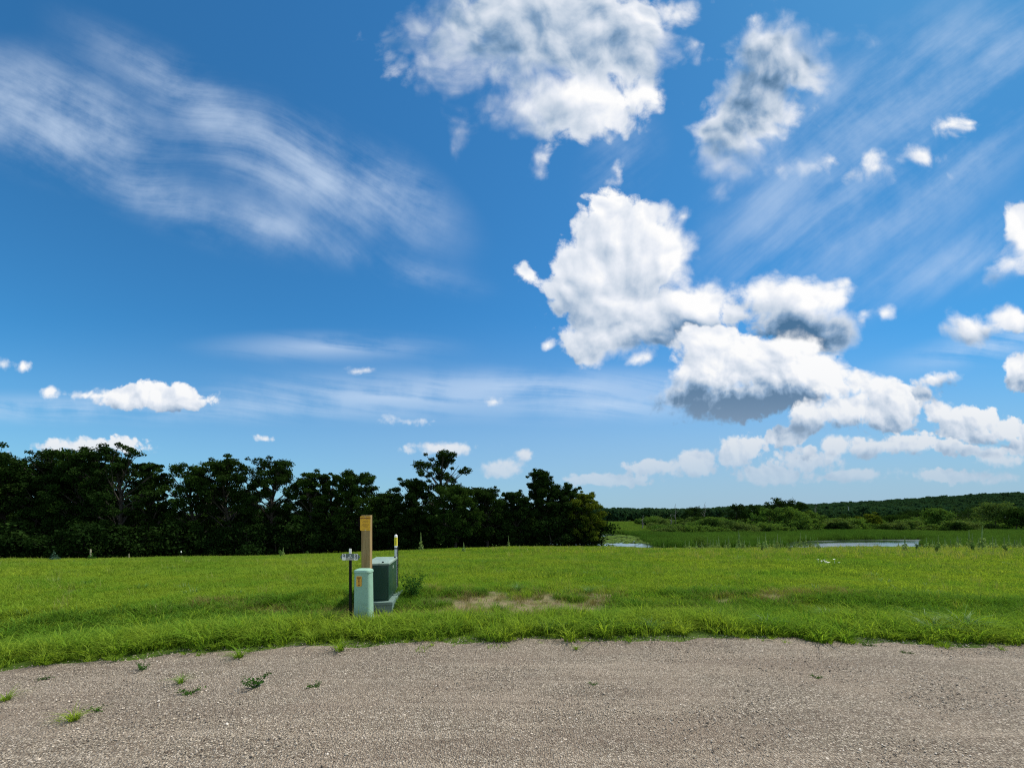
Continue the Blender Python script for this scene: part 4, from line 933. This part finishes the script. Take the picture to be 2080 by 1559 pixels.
for px, Y, s, lab in [(1895, 5.25, .95, 'coarse blue green tussock of long arching blades near the right edge'), (1962, 5.35, 1.15, 'largest dark tussock of arching blades at the right of the verge'), (1880, 5.9, .9, 'coarse tussock just behind the arching ones at the right of the verge'), (1240, 5.4, .75, 'broad bladed tussock on the verge right of the middle'),
                      (1120, 5.35, .7, 'broad bladed tussock on the verge near the middle'), (1325, 5.4, .75, 'coarse tussock on the verge below the second pond gap'), (1560, 5.5, .8, 'coarse pale tussock on the verge below the thicket'), (1050, 8.6, .8, 'dark tussock at the back edge of the bare soil patch'), (1010, 6.0, .7, 'tussock at the front edge of the bare soil patch'),
                      (1195, 8.4, .75, 'dark tussock on the far right of the bare soil patch'), (930, 6.1, .6, 'wiry dark tussock on the bare soil right of the transformer'), (1680, 6.2, .9, 'tall loose tussock on the right half of the verge')]:
    tuft('grass_tussock', bx(px, Y), Y, s, T_b, lab, GT)

# meadow plants: mulleins, thistles, little spruces, stakes
def mullein(seed, H=1.5):
    r = np.random.default_rng(seed); mb = MB(); C = []; Rd = []
    mb.tube([(0, 0, 0), (.01, 0, H*.5), (0, .01, H)], [.022, .018, .006], 6)
    mb.tube([(0, 0, H*.50), (0, 0, H*.66), (.0, .01, H*.98)], [.030, .048, .014], 7)
    for t in np.linspace(.04, .5, 9):
        for k in range(4): a = r.random()*6.28; q = .16*(1-t*1.3)+.03; C.append((math.cos(a)*q, math.sin(a)*q, H*t)); Rd.append(.08*(1.1-t))
    V, F = leaves(C, Rd, 190, .075, r, .6, .1); V[:, 2] = np.maximum(V[:, 2], .01); V0 = np.array([tuple(v) for v in mb.V]); q = np.array(mb.F[4])
    return mesh('mullein', np.concatenate([V0, V]), [q, F+len(V0)], [L_mul, L_mul])
mm = [mullein(i, 1.0+.25*i) for i in range(5)]
GM = 'mullein stalks along the far edge of the meadow'; LM = 'pale green mullein spike in the row along the far edge of the meadow'
def mull(px, Y, s=1, lab=LM, grp=GM, i=None):
    x = bx(px, Y); o = obj('mullein', mm[int(rng.integers(0, 5)) if i is None else i], None, (x, Y, tz(x, Y)), rng.uniform(0, 6.28)); o.scale = (s*1.15, s*1.15, s); tag(o, lab, 'plant', grp)
for px in list(np.linspace(1395, 1660, 44)+rng.normal(0, 4, 44)): mull(px, rng.uniform(43, 50), rng.uniform(.6, 1.05))
for px in list(np.linspace(1885, 2075, 30)+rng.normal(0, 5, 30)): mull(px, rng.uniform(38, 46), rng.uniform(.6, 1.05))
for px in (1225, 1262, 1290, 1315, 1348, 1372, 1745, 1782, 1825): mull(px, rng.uniform(46, 49), rng.uniform(.35, .7), 'short mullein spike alone between the dense rows at the meadow edge', 'scattered short mulleins')
mull(855, 46, 1.15, 'tall bent mullein spike against the dark trees, right of the cable marker', None, 4); mull(942, 36, .8, 'short mullein in the meadow in front of the airy tree', None, 1); mull(1033, 52, .9, 'thin mullein spike at the foot of the clumpy tall tree', None, 3)
mull(1555, 40, .95, 'leafy tall mullein standing forward of the row, below the tall tree cluster', None, 4); mull(1500, 44, 1.15, 'tallest mullein in the left part of the row', None, 4); mull(1995, 36, 1.2, 'large leafy mullein at the right standing forward of the row', None, 4)
mull(1838, 34, .95, 'dark narrow mullein in front of the right pond', None, 2); mull(575, 40, .7, 'pale mullein spike half hidden left of the lot marker', None, 2)
wd = weed_mesh(11, .95, .55, 420, .045, leafmat('thistle leaves', (.07, .15, .035), (.11, .20, .05), .35, 1), 820, stemr=.012)
for px, Y, s, lab in [(1548, 35, 0.65, 'dark bushy thistle in the meadow below the tall cluster'), (1604, 33, 0.58, 'small dark thistle right of the bushy one'), (1903, 31, 0.72, 'tall dark weed at the right in front of the mullein row'), (2042, 30, 0.68, 'round blue green weed near the right edge of the meadow'), (1862, 37, 0.79, 'low spreading pale weed below the right end of the pond'),
                      (1975, 33, 0.86, 'tall dark leafy weed cluster at the right of the meadow'), (1665, 38, .6, 'brownish low weed beside the right pond'), (625, 38, .6, 'dark tall weed in the meadow left of the lot marker'), (570, 30, .6, 'dark slanting weed in the meadow between the lot marker and the left stake')]:
    x = bx(px, Y); tuft('meadow_weed', x, Y, s, wd, lab, 'dark weeds in the meadow', 'weed')
# shrub with pale flowers before the reeds
o = tree('flowering_shrub', bx(1425, 70), 70, 3.6, 5.0, L_wil, 'single yellowish green shrub standing before the reeds right of the left pond', 'shrub', seed=830, base=.03, n_clump=24, n_leaf=2200, size=.13, crad=.17, trunks=2)
for px, Y, W_, H_, lab in [(1235, 66, 5, 1.6, 'low dark brush in front of the left pond'), (1262, 67, 4, 1.3, 'second low dark brush in front of the left pond'), (1325, 60, 6, 1.0, 'low brush at the right end of the left pond')]:
    tree('shrub', bx(px, Y), Y, H_, W_, L_mid, lab, 'shrub', seed=840+px, base=.02, n_clump=18, n_leaf=1500, size=.12, crad=.15, trunks=2)
conifer('spruce_seedling', bx(109, 23), 23, .68, .56, L_blue, 11, 'rounded blue green spruce seedling in the meadow at far left', 'spruce seedlings', 900, .03)
conifer('spruce_seedling', bx(185, 23), 23, .55, .60, L_weedd, 12, 'dark spruce seedling in the meadow below the pale stake', 'spruce seedlings', 500, .035)
def stake(px, Y, h, wd_, mat, lab, tip=None):
    x = bx(px, Y); r0 = empty('survey_stake', (x, Y, tz(x, Y)-.1), 0, label=lab, cat='stake', group='stakes along the tree belt')
    mb = MB(); mb.box((0, 0, (h+.1)/2), (wd_, wd_*.5, h+.1), wd_*.1, .25); mb.build('stake', mat, r0)
    if tip: mb = MB(); mb.box((0, 0, h+.12), (wd_*1.1, wd_*.7, .16), .005); mb.build('tip', tip, r0)
M_stk = simple('pale raw wood', (.48, .42, .28), .85, 0, .15, 4)
stake(184, 29, .85, .10, M_stk, 'pale wooden stake, the left one before the dark trees'); stake(262, 36, .75, .06, M_stk, 'thin pale stake between the left stake and the white tipped one')
stake(368, 38, .85, .07, M_bst, 'dark stake with a white tip before the dark trees', M_wht)
# rank weeds and stalks thickening towards the mullein rows
n_ = 2600; y = rng.uniform(19, 47, n_); x = y*rng.uniform(-.05, 1.36, n_); k = (ss(x/y, .1, .9)+ss(y, 25, 45))*.6+.35*nz(x, y, .4, 3) > rng.random(n_)*1.3; x, y = x[k], y[k]
put('rank_grass', x, y, rng.uniform(.7, 1.35, len(x)), [blades(18, .16, .25, .62, .022, .4, G_stalk, 85+i, 3, 1) for i in range(3)]+[blades(22, .18, .2, .45, .03, .6, G_ditch, 88, 3, 1)], label='rank uneven stalks thickening the right side of the meadow', cat='grass')
# white flowers in the grass
fl = MB()
r_ = np.random.default_rng(5)
for i in range(10):
    x, y, z = r_.normal(0, .24), r_.normal(0, .12), r_.uniform(.10, .24); fl.tube([(x, y, 0), (x, y, z)], .003, 4)
    for k in range(4): q = .011; fl.add([(x+r_.normal(0, .03)+a, y+b+r_.normal(0, .01), z+c) for a, b, c in ((-q, 0, 0), (0, -q*.5, .01), (q, 0, .012), (0, q, .02))], [[0, 1, 2, 3]])
x = bx(1682, 15.4); o = fl.build('white_flowers', M_wht, None, (x, 15.4, tz(x, 15.4))); tag(o, 'small clump of white flowers in the meadow grass at the right', 'flowers')

# far buildings and the light pole by the hill
M_wall = simple('white painted siding', (.72, .74, .74), .7); M_roof = simple('pale green metal roof', (.36, .50, .44), .5); M_win = simple('dark window glass', (.03, .035, .04), .1); M_rfg = simple('grey shingle roof', (.25, .26, .27), .8)
def house(px, Y, yt, w_, d_, h_, rm, lab, cat='house'):
    x = bx(px, Y); zt_ = 1.6+(1045-yt)/800*Y; base_ = zt_-h_*1.45
    r0 = empty('house', (x, Y, base_), R(8), label=lab, cat=cat)
    mb = MB(); mb.box((0, 0, h_/2), (w_, d_, h_)); mb.build('wall', M_wall, r0)
    mb = MB(); mb.loft([[(-w_/2-.4, -d_/2-.4, h_+.02), (-w_/2-.4, d_/2+.4, h_+.02), (-w_/2-.4, 0, h_*1.45)], [(w_/2+.4, -d_/2-.4, h_+.02), (w_/2+.4, d_/2+.4, h_+.02), (w_/2+.4, 0, h_*1.45)]]); mb.build('roof', rm, r0)
    for k in range(max(2, int(w_/4))): mb = MB(); mb.box((-w_/2+(k+.5)*w_/max(2, int(w_/4)), -d_/2-.02, h_*.55), (1.1, .06, 1.4)); mb.build('window', M_win, r0)
house(1697, 470, 1038, 9, 7, 5, M_rfg, 'small white house among the trees left of the light pole'); house(1722, 455, 1046, 8, 6, 3.5, M_rfg, 'white shed at the foot of the light pole', 'shed'); house(2040, 330, 1044, 13, 8, 4, M_roof, 'low building with a pale green roof behind the trees at the right edge', 'building')
x = bx(1724, 440); z0 = tz(x, 440); hp = 1.6+(1045-1028)/800*440-z0
lp = empty('light_pole', (x, 440, z0-.2), 0, label='tall pale light pole rising from the far trees', cat='light pole')
mb = MB(); mb.tube([(0, 0, 0), (0, 0, hp)], [.28, .16], 8); mb.build('pole', M_gry, lp); mb = MB(); mb.box((-.8, 0, hp), (1.9, .3, .2), .03); mb.build('lamp_head', M_gry, lp)
